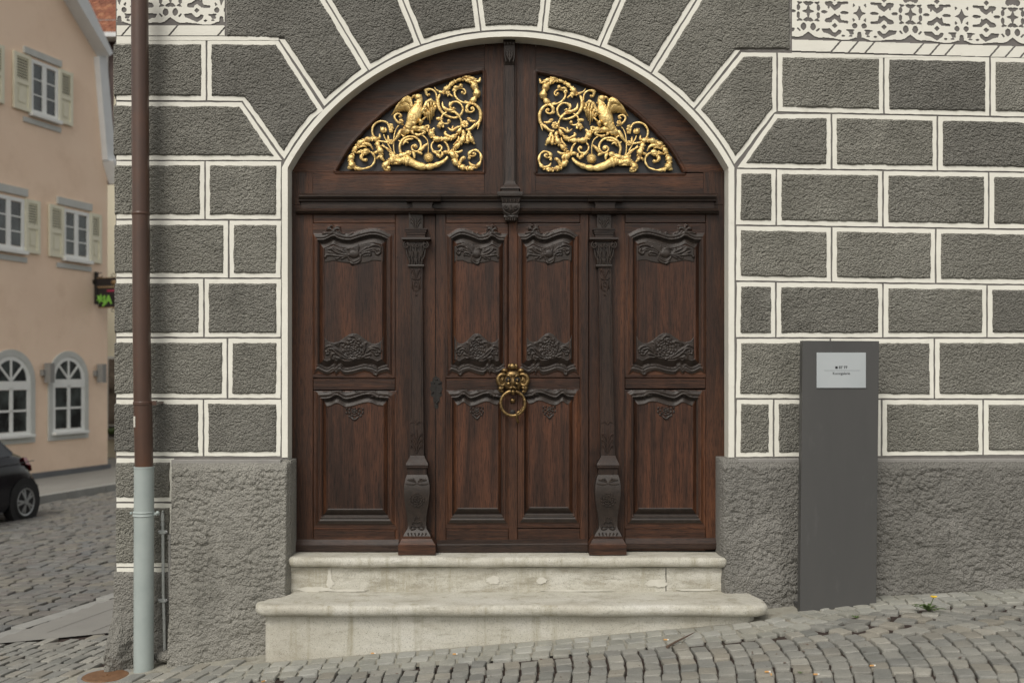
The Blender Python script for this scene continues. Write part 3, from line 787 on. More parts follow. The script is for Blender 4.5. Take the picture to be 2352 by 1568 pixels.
# far footway with its kerb
fw = MB()
V = []
for i in range(80):
    for o_ in (FAR-.13, FAR-4.5):
        q = KP+U*(-14+i*.6)+N*o_; V.append((q[0], q[1], float(G(*q))+.115))
fw.add(V, [(2*i, 2*i+1, 2*i+3, 2*i+2) for i in range(79)])
farwalk = fw.build('far_footway', M['asphalt'], None, kind='structure')
for i in range(48):
    a = KP+U*(-14+i*1.0)+N*FAR; b = KP+U*(-14+i*1.0+.985)+N*FAR; z = float(G(*a))+.12
    mb = MB(); mb.prism([(a[0],a[1],z),(b[0],b[1],float(G(*b))+.12),(b[0]-N[0]*.15,b[1]-N[1]*.15,float(G(*b))+.12),(a[0]-N[0]*.15,a[1]-N[1]*.15,z)], (0,0,-.3)).build('kerb_stone', M['kerb'], farwalk)
# ------------------------------------------------------------------ the oak gate
gate = thing('arched_gate', (WX(1167, T), T, .60), 'dark carved oak arched gate with two gilded fan panels and a brass mask knocker', 'gate')
def smooth_poly(pts, n=6, sharp=()):
    return [tuple(q) for q in spline(pts, n)]
def strokes_height(X, R, strokes, prof=.5):
    """max of rounded ridges; strokes: list of [(x,r,w),...]"""
    H = np.zeros(X.shape)
    for s in strokes:
        pts = spline(s, 7) if len(s) > 1 else [np.array(s[0], float)]
        pts = np.array(pts); mw = pts[:,2].max()
        m = (X > pts[:,0].min()-mw) & (X < pts[:,0].max()+mw) & (R > pts[:,1].min()-mw) & (R < pts[:,1].max()+mw)
        if not m.any(): continue
        x = X[m]; r = R[m]; h = np.zeros(x.shape)
        for px, pr, w in pts:
            w = max(w, .4); q = 1-((x-px)**2+(r-pr)**2)/(w*w)
            h = np.maximum(h, np.sqrt(np.clip(q, 0, 1))*min(1, .35+w/5.0))
        H[m] = np.maximum(H[m], h)
    return H
def rosette(cx, cy, rx, ry, layers, seed, petw=2.6):
    r_ = random.Random(seed); S = []
    for L in range(layers, 0, -1):
        f = L/layers; n = 3+3*L
        for k in range(n):
            a = 2*math.pi*(k+.5*(L % 2))/n+r_.uniform(-.12,.12); da = .82*math.pi/n
            S.append([(cx+rx*f*math.cos(a-da)*.86, cy+ry*f*math.sin(a-da)*.86, petw*.45), (cx+rx*f*math.cos(a), cy+ry*f*math.sin(a), petw*.7), (cx+rx*f*math.cos(a+da)*.86, cy+ry*f*math.sin(a+da)*.86, petw*.45)])
            S.append([(cx+rx*(f-.5/layers)*math.cos(a), cy+ry*(f-.5/layers)*math.sin(a), petw*.5), (cx+rx*f*.98*math.cos(a), cy+ry*f*.98*math.sin(a), petw*.62)])
    S.append([(cx, cy, petw), (cx+1, cy+.5, petw)])
    return S
Z1 = lambda L: [((740+x/12.38)*.98, (520+y/12.38)*.98, w*.079*1.15) for x, y, w in L]
Z2 = lambda L: [((740+x/12.38)*.98, (770+y/12.38)*.98, w*.079*1.15) for x, y, w in L]
Z5 = lambda L: [((740+x/12.38)*.98, (890+y/12.38)*.98, w*.079*1.15) for x, y, w in L]
CARVE_TOP = [Z1(s) for s in [
    [(1010,960,24),(850,950,30),(700,915,30),(560,850,30),(500,780,26),(400,800,14)],
    [(960,995,20),(800,1000,26),(600,985,26),(450,960,26),(330,975,26),(300,1020,40)],
    [(920,920,16),(780,850,24),(640,790,16)], [(880,885,14),(820,810,20)], [(930,1010,16),(800,1060,24),(770,1090,14)],
    [(780,1010,14),(640,1070,24),(610,1050,12)], [(620,960,14),(480,900,24),(390,880,14)], [(640,900,16),(590,850,14),(480,830,12)],
    [(1320,880,16),(1420,800,24),(1510,735,14)], [(1340,960,22),(1460,900,28),(1590,895,26),(1610,965,22),(1560,975,14)],
    [(1350,905,18),(1450,850,26),(1560,815,28),(1690,785,28),(1790,840,18)], [(1540,760,14),(1640,700,26),(1770,680,28),(1890,730,26),(1900,800,20)],
    [(1860,810,30),(1890,880,34),(1810,940,34),(1760,890,20)], [(1400,990,14),(1500,970,18),(1560,940,12)], [(1560,860,14),(1700,840,20),(1780,890,14)],
    [(1080,930,95),(1130,930,110),(1180,930,95)], [(950,800,18),(1050,765,26),(1140,800,24),(1190,860,26),(1240,900,20)],
    [(1000,850,16),(1060,810,22),(1130,840,16)], [(1320,970,26),(1310,1060,30),(1220,1120,32),(1120,1160,30),(1020,1110,28),(970,1030,22)],
    [(1330,1060,20),(1300,1140,26),(1200,1200,24),(1120,1220,20)], [(1010,1160,20),(1080,1215,42),(1130,1230,20)],
    [(1250,640,12),(1265,740,18),(1240,850,20)]]]
CARVE_BOT = [Z2(s) for s in [
    [(900,860,22),(750,800,30),(620,700,32),(520,600,30),(430,590,26),(380,650,20)], [(880,800,18),(760,690,24),(620,600,24),(540,560,18),(460,500,22),(360,520,20),(300,570,16)],
    [(350,740,34),(352,742,34)], [(400,730,30),(402,732,30)], [(330,680,26),(332,682,26)], [(420,670,26),(422,672,26)],
    [(660,720,18),(520,730,24),(480,790,24),(470,860,16)], [(600,460,18),(720,400,26),(860,390,24),(890,440,18)], [(640,500,14),(700,440,20),(690,520,16)],
    [(760,850,14),(600,840,18),(560,800,12)], [(860,880,14),(1000,870,20),(1090,870,24),(1120,900,34)],
    [(1380,830,22),(1500,770,28),(1600,745,28),(1600,780,16)], [(1500,690,22),(1620,590,28),(1740,600,24),(1780,630,20)], [(1570,560,18),(1700,520,26),(1840,550,26),(1920,630,22)],
    [(1790,685,34),(1791,686,34)], [(1880,685,34),(1881,686,34)], [(1900,620,26),(1901,621,26)], [(1830,755,30),(1831,756,30)], [(1780,765,28),(1781,766,28)],
    [(1400,700,22),(1450,570,28),(1440,440,28),(1500,420,18)], [(1400,830,14),(1480,850,20),(1600,830,12)], [(1640,640,14),(1720,720,18),(1740,780,12)],
    [(1020,240,22),(1100,215,28),(1180,260,28),(1230,330,32),(1310,320,24)], [(960,310,18),(1040,300,22)], [(940,420,20),(1060,400,26),(1130,330,24)]]] + \
    [[(x, y, w) for x, y, w in s] for s in rosette((740+1120/12.38)*.98, (770+590/12.38)*.98, 26, 23, 4, 5, 2.7)]
CREST = [Z1(s) for s in [
    [(250,350,26),(380,320,30),(480,330,30),(520,280,28),(470,215,26),(390,220,22)], [(360,250,18),(380,180,24),(440,170,20)], [(430,150,18),(490,110,26),(540,160,22),(545,240,18)],
    [(560,320,20),(570,250,26),(640,200,28),(720,220,26),(740,270,18)], [(560,200,14),(620,150,22),(720,150,20)],
    [(570,330,24),(620,430,26),(760,510,24),(950,530,20)], [(640,280,22),(720,370,24),(850,420,22),(1000,420,16)], [(700,270,18),(800,350,22),(860,350,14)],
    [(880,430,14),(1000,380,22),(1100,330,18)], [(900,460,14),(1080,420,22),(1200,360,20),(1290,330,22),(1260,380,14)], [(1000,480,10),(1150,440,16),(1260,400,12)], [(480,420,14),(540,420,20),(560,340,18)]]]
BOTLEAF = [Z2(s) for s in [
    [(330,1290,14),(480,1260,20),(600,1170,24),(560,1080,26),(480,1090,22)], [(640,1180,24),(640,1090,28),(720,1060,28),(770,1100,22),(740,1150,14)],
    [(1260,1190,24),(1400,1170,22),(1520,1190,22),(1650,1230,20),(1730,1290,22)], [(1360,1110,18),(1500,1140,22),(1650,1170,22),(1760,1240,26),(1800,1180,24),(1740,1110,20),(1600,1060,16)],
    [(1400,1200,12),(1560,1240,16),(1700,1300,14)], [(1700,1320,22),(1780,1340,28),(1810,1270,24)]]]
MIDLEAF = [Z5(s) for s in [
    [(240,470,16),(420,440,24),(560,390,26),(590,310,26),(520,270,24),(470,320,18)], [(640,420,20),(640,340,26),(700,300,26),(750,340,20)],
    [(1150,330,26),(1260,290,28),(1400,250,26),(1560,260,24),(1700,310,22)], [(1180,390,20),(1300,380,24),(1440,310,24),(1560,310,20)], [(1280,420,14),(1400,370,20),(1500,360,14)],
    [(1440,420,20),(1560,380,28),(1680,420,28),(1760,510,30),(1790,420,26)], [(1500,330,14),(1640,370,20),(1740,440,18)], [(1520,460,16),(1600,480,26),(1680,470,14)], [(1830,540,18),(1860,480,20),(1960,460,14)]]]
ROSE_LOW = rosette((740+1110/12.38)*.98, (890+900/12.38)*.98, 20.5, 17, 3, 9, 2.5) + [Z5([(1050,1120,30),(1110,1150,36),(1180,1110,26)])]

# opening outlines of the tall fixed panels (pixel space); all other panels are mapped from these
TOPI = [(732,552.7),(745,552.7),(756,548.5),(768,543),(780.6,549),(804,552.7),(828,546),(846,541.5),(860,540),(875.6,543),(891,550)]
BOTI = [(891,838.5),(876,842),(867.7,845.6),(855.8,840),(836,837.7),(812,844),(792.5,845.6),(782,838),(774,845.6),(768,838),(752.9,845.6),(733.5,837)]
TOPL = [(738,916.5),(756.9,915),(772.7,907.8),(788.5,915.7),(796.4,917.3),(812,914),(836,907),(852,907.5),(866,913),(890,915)]
def make_panel(xa, xb, upper, mirror, dr=0.0):
    """one framed, carved panel; xa..xb moulding limits in pixels; template limits 722..905"""
    ta, tb = 722.0, 907.0
    def fx(x): t = (x-ta)/(tb-ta); return xb-(xb-xa)*t if mirror else xa+(xb-xa)*t
    def ix(X): t = (X-xa)/(xb-xa); return tb-(tb-ta)*t if mirror else ta+(tb-ta)*t
    sx = (xb-xa)/(tb-ta)
    if upper: op = smooth_poly(TOPI, 4)+smooth_poly(BOTI, 4); r0, r1 = 514, 868
    else: op = smooth_poly(TOPL, 4)+[(890,1186),(738,1186)]; r0, r1 = 897, 1216
    op = [(fx(x), r+dr) for x, r in op]
    ext = [CREST, BOTLEAF] if upper else [MIDLEAF]
    mw = 14.5 if upper else 17.0
    T_ = TOPI if upper else TOPL; tx = [p[0] for p in T_]; tr = [p[1] for p in T_]
    if upper: bx_, br_ = zip(*sorted(smooth_poly(BOTI, 4)))
    else: bx_, br_ = (700, 900), (1186, 1186)
    tsx, tsr = zip(*smooth_poly(T_, 4)); le, re = (732.5, 890.5) if upper else (739, 889.5)
    def dist(X, R):
        """mitred signed distance to the opening, positive inside"""
        Xt = ix(X); R_ = R-dr
        ext_ = np.clip(Xt-re, 0, None)*.55+np.clip(le-Xt, 0, None)*.0
        dt = (R_-np.interp(Xt, tsx, tsr)-ext_)*.95; db = (np.interp(Xt, bx_, br_)-R_)*.95+np.where(upper, 1, 0)*(np.clip(Xt-re, 0, None)*.6+np.clip(le-Xt, 0, None)*.6)
        dx = np.minimum(Xt-le, re-Xt)*(1.0 if sx > .9 else .82)
        return np.minimum(np.minimum(dt, db), dx*1.35), (dx*1.35 < np.minimum(dt, db))
    def fn(X, R):
        R_ = R-dr; d, sd_ = dist(X, R); Xt = ix(X)
        # wide moulding outside the opening, all round: hollow + round + fillet
        o = -d
        w_ = mw
        q = np.clip(o/w_, 0, 1.2)
        prof = np.where(q < .22, .0125*np.sqrt(np.clip(1-((q-.11)/.13)**2, 0, 1))+.001, 0)
        prof = np.where((q >= .22) & (q < .82), .0035+.0075*np.sin((q-.22)/.6*np.pi)**.8, prof)
        prof = np.where((q >= .82) & (q < 1.0), .0052, prof)
        H = np.where(o > 0, prof, 0)
        # inside: deep quirk, then the raised-and-fielded slope
        slope = 13.0 if upper else 12.0
        ins = -.017+.019*np.clip((d-2.2)/slope, 0, 1)
        ins = np.where((d > 2.2+slope), .0, ins); ins = np.where((d > 2.2+slope) & (d < 4.6+slope), .0042, ins)
        H = np.where(d > 0, ins, H)
        cs = np.zeros(X.shape)
        for S in ext: cs = np.maximum(cs, strokes_height(Xt, R_, S))
        H = np.maximum(H, np.where(cs > .02, np.where(o > -3, .004, -.02)+cs*.0095, -1))
        return H
    def mf(X, R):
        d, sd_ = dist(X, R); o = -d; lim = mw
        sl = 13.0 if upper else 12.0
        top = (R-dr < 575) if upper else (R-dr < 940)
        hz = top | (R-dr > (820 if upper else 1165))
        cs = np.zeros(X.shape)
        for S in ext: cs = np.maximum(cs, strokes_height(ix(X), R-dr, S))
        m = np.where(o > lim, np.where(sd_, 1, 0), np.where(sd_, np.where((o > 1.5) | (d > 4), 1, 2), 3))
        m = np.where((d > 4+sl), 4, m)
        m = np.where((cs > .02) & (o > -2), 3, m); return m
    x0, x1 = min(xa, xb)-2, max(xa, xb)+2
    pn = hf('door_panel', x0, x1, r0+dr, r1+dr, 1.5, fn, T, [M['wood_h'], M['wood_v'], M['wood_dark'], M['wood_carved'], M['wood_field']], gate, matf=mf, skirt=T+.03)
    # carvings on the field
    def reliefs(name, S, zone, r_0, r_1, hgt, ground_h):
        xx = sorted([fx(744), fx(884)])
        def f2(X, R):
            Xt = ix(X); R_ = R-dr; z = zone(Xt, R_); cs = strokes_height(Xt, R_, S)
            tool = fbm(Xt*.5, R_*.5, 2, 3)*.0006
            return np.where((z > 0) | (cs > .02), ground_h*sst(0, 2.0, np.maximum(z, cs*4))-.002*(z < 0)+cs*hgt+tool, -.012)
        hf(name, xx[0], xx[1], r_0+dr, r_1+dr, 1.15, f2, T+.0005, M['wood_carved'], pn,
           cull=lambda X, R: (zone(ix(X), R-dr) > -1) | (strokes_height(ix(X), R-dr, S) > .0))
    if upper:
        low = [(745,604.8),(768,600),(790,604),(806,606),(826,607),(845,604),(858,599.5),(872,600),(884,603)]
        up = [(745,570.5),(768,563),(790,570),(806,569.5),(830,562),(846,558),(860,557.5),(884,566)]
        def zt(Xt, R_): return np.minimum(np.minimum(np.interp(Xt, *zip(*low))-R_, R_-np.interp(Xt, *zip(*up))), np.minimum(Xt-746.5, 882.5-Xt))
        reliefs('carved_band', CARVE_TOP, zt, 552, 628, .0095, .0035)
        cup = [(745,766),(750,777),(757,783.5),(768.7,785.8),(780,782.5),(792.5,774.4),(803,767),(812,764.5),(820,765),(828,768.8),(844,781.5),(855,787.5),(863.7,788.8),(871,786),(878,779),(884,768)]
        cd = [(745,826),(752,830),(766,826),(782,826),(796,830),(812,829),(836,823.5),(860,826),(870,829),(884,825)]
        def zb(Xt, R_): return np.minimum(np.minimum(R_-np.interp(Xt, *zip(*cup)), np.interp(Xt, *zip(*cd))-R_+1), np.minimum(Xt-746.5, 882.5-Xt))
        reliefs('carved_spray', CARVE_BOT, zb, 760, 836, .0100, .0030)
    else:
        reliefs('carved_rosette', ROSE_LOW, lambda Xt, R_: np.full(Xt.shape, -2.0), 936, 990, .0105, .002)
    return pn
make_panel(720, 906, True, False); make_panel(722, 910, False, False, 0)
make_panel(1437, 1619, True, True, -1); make_panel(1437, 1619, False, True, -2)
make_panel(1025, 1165, True, True, 0); make_panel(1026, 1167, False, False, -2)
make_panel(1190, 1332, True, False, -1); make_panel(1191, 1330, False, True, -4)

def board(name, l, r, t, b, mat, yf=T, yb=.16, bev=.0025, parent=None):
    mb = MB(); mb.pbox(l, r, t, b, yf, yb, bev); return mb.build(name, M[mat], parent or gate)
# backing board over the whole opening
mb = MB(); pts = [P(x, r, .17) for x, r in [(1167-530, 1300)]+[(1167+(x-1167)*1.04, 661-(661-r)*1.04) for x, r in ring]+[(1167+530, 1300)]]
mb.prism(pts, (0, .06, 0)); mb.build('backing', M['wood_back'], gate)
# stiles and rails
board('stile', 645, 719, 470, 1266, 'wood_v', T+.001); board('stile', 908, 1000, 484, 1266, 'wood_v', T+.001)
board('stile', 1001, 1024, 484, 1266, 'wood_v', T-.001); board('stile', 1332.5, 1352, 484, 1262, 'wood_v', T-.001)
board('stile', 1353, 1435.5, 484, 1262, 'wood_v', T+.001); board('stile', 1621, 1700, 470, 1262, 'wood_v', T+.001)
board('stile', 1168, 1188.5, 484, 1262, 'wood_v', T-.0015)
for l, r in ((719.5, 907.5), (1024.5, 1167.5), (1189, 1332), (1436, 1620.5)):
    dd = 0 if l < 1000 else (-1 if l > 1180 else 0)
    board('rail', l, r, 470, 512.5+dd, 'wood_h', T); board('rail', l, r, 869.5+dd, 895+dd-(2 if l > 1400 else 0), 'wood_h', T)
    board('rail', l, r, 1214, 1264, 'wood_h', T)
# small pegs
for x, r in ((728,878),(899,878),(728,905),(899,905),(913,590),(668,700),(690,878),(1010,640)):
    mb = MB(); mb.tube([P(x, r, T+.002), P(x, r, T-.003)], [.004,.0035], 8, up=(1,0,0)); mb.build('peg', M['wood_dark'], gate)
# kick boards
def kick(l, r, t, m_, b, yf, tilt=0):
    mb = MB(); X0, X1 = WX(l, yf), WX(r, yf)
    pr = [(T+.001, WZ(t-2, T)), (yf+.004, WZ(m_, yf)-.001), (yf, WZ(m_, yf)-.006), (yf, WZ(b, yf)), (T+.001, WZ(b, yf))]
    mb.loft([[(X0, y, z) for y, z in pr], [(X1, y, z+tilt) for y, z in pr]]); return mb.build('kick_board', M['wood_dark_h'], gate)
kick(645, 915, 1240, 1249, 1266, T-.022); kick(1003, 1350, 1241, 1249, 1269, T-.035, .006); kick(1437, 1700, 1237, 1245, 1259, T-.022)
# ---- upper field with the two fan openings
FANL = [(774,392.5),(800,347),(822,320),(845.6,295),(885,258),(927,228),(965,208),(1008,191),(1055,177),(1108,165.5),(1108,392.5)]
FANL = smooth_poly(FANL[:-1], 3)+[(1108,392.5)]
FANR = [(2343-x, r+3) for x, r in FANL][::-1]
archp = [(1167+(x-1167), r) for x, r in ring]
def tymp(X, R):
    d = np.maximum(sdf(X, R, FANL), sdf(X, R, FANR)); o = -d
    H = np.zeros(X.shape)
    H = np.where((o > 0) & (o < 8), .002+.0035*np.sin(np.clip(o/8, 0, 1)*np.pi), H)
    H = np.where((o > 0) & (o < 2.5), .0015, H); H = np.where(o <= 0, -.05, H)
    # sunk line following the arch
    a = np.sqrt((X-1167)**2+(R-661)**2)
    H = H+np.where(o > 8, .0006*fbm(X*.02, R*.03, 2, 6), 0)
    return H
def wood_piece(name, x0, x1, r0, r1, mats, matf=None, cull=None):
    return hf(name, x0, x1, r0, r1, 1.6, tymp, T, mats, gate, cull=cull, matf=matf)
inarch = lambda X, R: (((X-1167)**2+(R-661)**2) < 600**2)
wood_piece('curved_frame', 640, 1112, 80, 395, [M['wood_h']], cull=inarch)
wood_piece('curved_frame', 1231, 1700, 80, 395, [M['wood_h']], cull=inarch)
wood_piece('upper_stile', 1112.8, 1157.5, 80, 446, [M['wood_v']], cull=inarch)
wood_piece('upper_stile', 1158.3, 1230.3, 80, 446, [M['wood_v']], cull=inarch)
wood_piece('upper_rail', 719, 1112, 395.8, 446, [M['wood_h']]); wood_piece('upper_rail', 1231, 1615, 398, 446, [M['wood_h']])
wood_piece('upper_stile', 635, 718.2, 395.8, 470, [M['wood_v']]); wood_piece('upper_stile', 1615.8, 1705, 395.8, 470, [M['wood_v']])
for fan in (FANL, FANR):
    mb = MB(); mb.prism([P(1167+(x-1167)*1.0, r, T+.032) for x, r in offset_poly([np.array(p) for p in fan], -6)], (0, .006, 0)); mb.build('black_panel', M['black_panel'], gate)

# ---- gilded openwork, traced in the left fan and mirrored
GX0 = lambda x: (780+x/6.0316)*.98
GR0 = lambda y: (160+y/6.0316)*.98
GS = .98/6.0316
gold_strokes = [   # (points (x,y,halfwidth), lobed?)
 ([(1480,320,10),(1560,345,26),(1615,285,36),(1690,215,26),(1780,165,24),(1870,160,28),(1960,195,36),(2015,280,46),(2035,370,46),(1990,450,38),(1930,490,22),(1860,468,12)],1),
 ([(1840,125,10),(1920,130,26),(2000,165,26),(2065,190,22),(2085,130,10)],1), ([(1440,270,5),(1460,305,8),(1510,330,12)],0),
 ([(1580,370,8),(1620,350,26),(1700,405,8)],1), ([(1610,300,14),(1640,360,20),(1620,400,8)],0), ([(1560,380,6),(1600,340,20),(1660,340,8)],0),
 ([(1940,495,14),(1850,488,14),(1775,450,15),(1727,385,17),(1730,315,16),(1790,285,14),(1850,297,14),(1878,340,13),(1855,368,12),(1828,345,12)],0),
 ([(1700,310,10),(1735,270,26),(1780,270,14)],0), ([(1780,275,12),(1812,245,28),(1825,275,12)],0), ([(1700,330,14),(1715,300,18),(1745,330,10)],0),
 ([(1870,480,10),(1950,500,16),(2020,520,20),(2075,590,24),(2092,660,28),(2080,740,26),(2040,790,24),(1985,835,24),(1930,870,24),(1880,870,18)],0),
 ([(2010,510,10),(1940,505,18),(1895,555,24),(1915,615,16),(1965,622,14),(1998,590,12),(1978,550,10),(1948,575,12)],0), ([(1890,560,10),(1885,610,16),(1920,625,8)],0),
 ([(1515,370,16),(1490,440,24),(1495,540,26),(1550,630,22),(1640,685,18),(1740,702,17),(1812,655,17),(1838,575,16),(1805,505,15),(1740,475,14),(1675,500,22),(1662,560,18),(1705,592,14),(1735,568,12)],0),
 ([(1660,480,10),(1650,530,16),(1680,570,8)],0),
 ([(1550,475,6),(1560,545,20),(1620,590,26),(1700,600,18),(1770,650,12)],0),
 ([(1640,612,10),(1730,630,16),(1790,690,18),(1822,770,16),(1805,860,24),(1745,945,30),(1650,1000,32),(1540,1000,32),(1460,1000,36),(1405,955,40),(1395,890,34),(1440,850,14)],1),
 ([(1780,910,14),(1700,975,18),(1620,950,20),(1585,925,20),(1600,895,16)],0),
 ([(1610,620,12),(1550,670,14),(1533,735,14),(1565,780,13),(1620,785,12),(1658,755,13),(1640,735,10)],0),
 ([(1560,720,10),(1500,715,28),(1460,720,14)],0), ([(1540,760,16),(1520,800,34),(1490,840,26)],1), ([(1560,790,10),(1560,840,20)],0),
 ([(1990,770,10),(1930,720,24),(1895,705,8)],0), ([(2030,745,8),(1960,750,20),(1900,720,6)],0), ([(2070,780,16),(2060,820,12),(2045,865,4)],0), ([(2020,780,12),(1960,850,22),(1900,880,12)],0),
 ([(1915,870,10),(1935,940,26),(1965,1010,28),(2005,1075,14)],1), ([(1930,900,10),(1900,960,22),(1910,1050,24),(1890,1040,8)],0),
 ([(1845,870,12),(1850,950,34),(1815,1040,36),(1745,1110,32),(1695,1165,26),(1640,1215,18)],1), ([(1780,960,8),(1770,1020,18),(1700,1090,8)],0),
 ([(1840,825,10),(1760,835,18),(1690,880,20),(1625,840,6)],0), ([(1700,815,6),(1690,860,14),(1720,880,8)],0), ([(1860,1060,8),(1930,1020,16)],0),
 ([(1462,520,14),(1470,430,14),(1452,345,14),(1395,300,15),(1325,312,26),(1328,372,18),(1362,390,15),(1368,368,10)],0), ([(1290,320,8),(1320,300,16),(1350,310,8)],0),
 ([(1560,1190,18),(1640,1190,28),(1700,1230,34),(1720,1310,36),(1790,1380,36),(1880,1412,34),(1980,1412,28),(2060,1365,24),(2097,1285,20),(2082,1205,18),(2020,1158,15),(1950,1180,22),(1930,1235,22),(1985,1245,14),(2018,1215,13),(1990,1190,11)],1),
 ([(1790,1370,12),(1815,1300,28),(1855,1265,24),(1870,1285,10)],0), ([(1925,1320,6),(1955,1365,20),(2030,1385,14)],0), ([(1690,1180,8),(1780,1190,20),(1835,1160,10)],0),
 ([(1740,1290,8),(1760,1240,22),(1730,1200,10)],0), ([(1740,1300,8),(1770,1300,22)],0), ([(1930,1240,10),(1925,1275,18),(1950,1270,8)],0),
 ([(1640,1190,18),(1632,1120,17),(1600,1060,14),(1570,1040,8)],0),
 ([(1430,1030,10),(1395,1085,13),(1405,1145,13),(1455,1180,14),(1515,1172,15),(1540,1125,14),(1515,1090,12),(1488,1108,12)],0),
 ([(1400,1170,8),(1450,1195,20),(1500,1235,24),(1520,1270,10)],1), ([(1540,1180,8),(1550,1220,20),(1520,1260,8)],0),
 ([(1625,1250,16),(1590,1300,26),(1530,1340,30),(1470,1365,36)],0),
 ([(960,1200,18),(945,1110,20),(985,1015,20),(1070,970,18),(1170,980,18),(1235,1045,18),(1242,1130,18),(1185,1180,16),(1125,1155,15),(1118,1105,13),(1165,1083,13),(1188,1115,12),(1163,1135,12)],0),
 ([(925,1020,6),(960,1050,14),(940,1100,10)],0), ([(990,1060,8),(1040,1015,18),(1140,1000,10)],0), ([(985,1090,6),(1030,1040,16),(1070,1060,6)],0), ([(960,930,10),(1010,970,14)],0),
 ([(1120,1170,10),(1150,1220,24),(1155,1275,10)],0), ([(1180,1180,10),(1240,1200,24),(1260,1220,10)],0),
 ([(1230,935,8),(1290,965,9),(1335,1020,9),(1350,1100,8),(1350,1200,8)],0), ([(1345,1060,6),(1290,1110,26),(1240,1170,18)],0),
 ([(600,1000,16),(562,930,16),(560,850,16),(605,780,16),(680,750,16),(760,768,16),(800,830,18),(810,890,18)],0),
 ([(800,790,10),(835,810,24),(800,830,10)],0), ([(810,830,10),(845,850,24),(810,868,10)],0), ([(810,870,10),(835,890,24),(800,905,10)],0),
 ([(640,1010,28),(560,1000,34),(460,1020,36),(370,1070,36),(315,1140,32),(290,1210,30),(255,1280,42),(260,1350,46),(310,1405,36),(380,1425,22),(460,1418,15),(545,1385,15),(592,1310,15),(585,1235,15),(530,1185,18),(450,1200,28),(400,1245,24),(428,1300,18),(478,1305,14),(470,1278,10)],1),
 ([(330,1200,8),(400,1180,26),(480,1170,30),(540,1190,12)],1), ([(210,1420,16),(250,1400,26),(300,1410,10)],1), ([(570,1160,5),(530,1090,20),(460,1070,26),(380,1100,10)],0), ([(480,1120,5),(430,1100,16),(350,1130,8)],0),
 ([(620,1030,14),(645,1110,40),(680,1200,36),(685,1260,26),(730,1310,10)],1), ([(650,1170,14),(600,1195,22),(580,1180,8)],0), ([(590,1080,6),(620,1060,20)],0), ([(620,1290,8),(640,1260,20),(680,1240,10)],0),
 ([(640,1005,18),(665,975,20),(660,930,10)],0), ([(620,1030,16),(720,1040,14),(800,1060,10)],0), ([(690,1090,10),(790,1150,16),(870,1225,14)],0), ([(700,1070,6),(800,1180,10),(860,1220,6)],0),
 ([(740,980,6),(770,1050,10),(830,1160,10)],0), ([(720,940,10),(740,1000,8)],0), ([(700,840,26),(710,880,42),(725,915,16)],0), ([(680,830,6),(690,870,20)],0), ([(740,840,6),(750,880,18),(740,910,8)],0),
 ([(780,950,5),(785,1000,18),(775,1060,6)],0),
 ([(880,1220,10),(862,1150,10),(860,1040,10),(872,930,9),(900,850,9),(935,810,10)],0), ([(860,1040,8),(920,960,26),(960,890,30),(990,870,14)],0),
 ([(1000,800,12),(935,775,16),(885,725,16),(875,675,16),(920,643,15),(968,668,15),(958,702,13),(935,690,9)],0),
 # cornucopia lip and left mouth leaf
 ([(1110,1205,20),(1060,1200,34),(980,1235,34),(900,1250,30),(830,1240,28),(800,1210,14)],1), ([(1100,1215,12),(1040,1240,20),(960,1270,18),(860,1290,16),(780,1280,10)],0),
 ([(980,1330,30),(880,1300,44),(800,1320,42),(745,1370,40),(730,1430,24),(790,1435,22),(800,1400,18)],1), ([(960,1350,16),(880,1345,20),(820,1350,14)],0), ([(700,1370,10),(720,1400,20),(740,1440,10)],0),
 # perch
 ([(1050,930,14),(1080,870,38),(1160,845,36),(1260,850,36),(1345,870,32),(1390,900,20)],1), ([(1200,880,16),(1150,870,22),(1120,910,20),(1150,930,10)],0), ([(1200,880,16),(1260,880,22),(1300,910,20),(1250,935,14)],0), ([(1160,930,16),(1210,945,22),(1250,930,14)],0), ([(1300,820,10),(1355,815,16),(1350,860,14)],0),
]
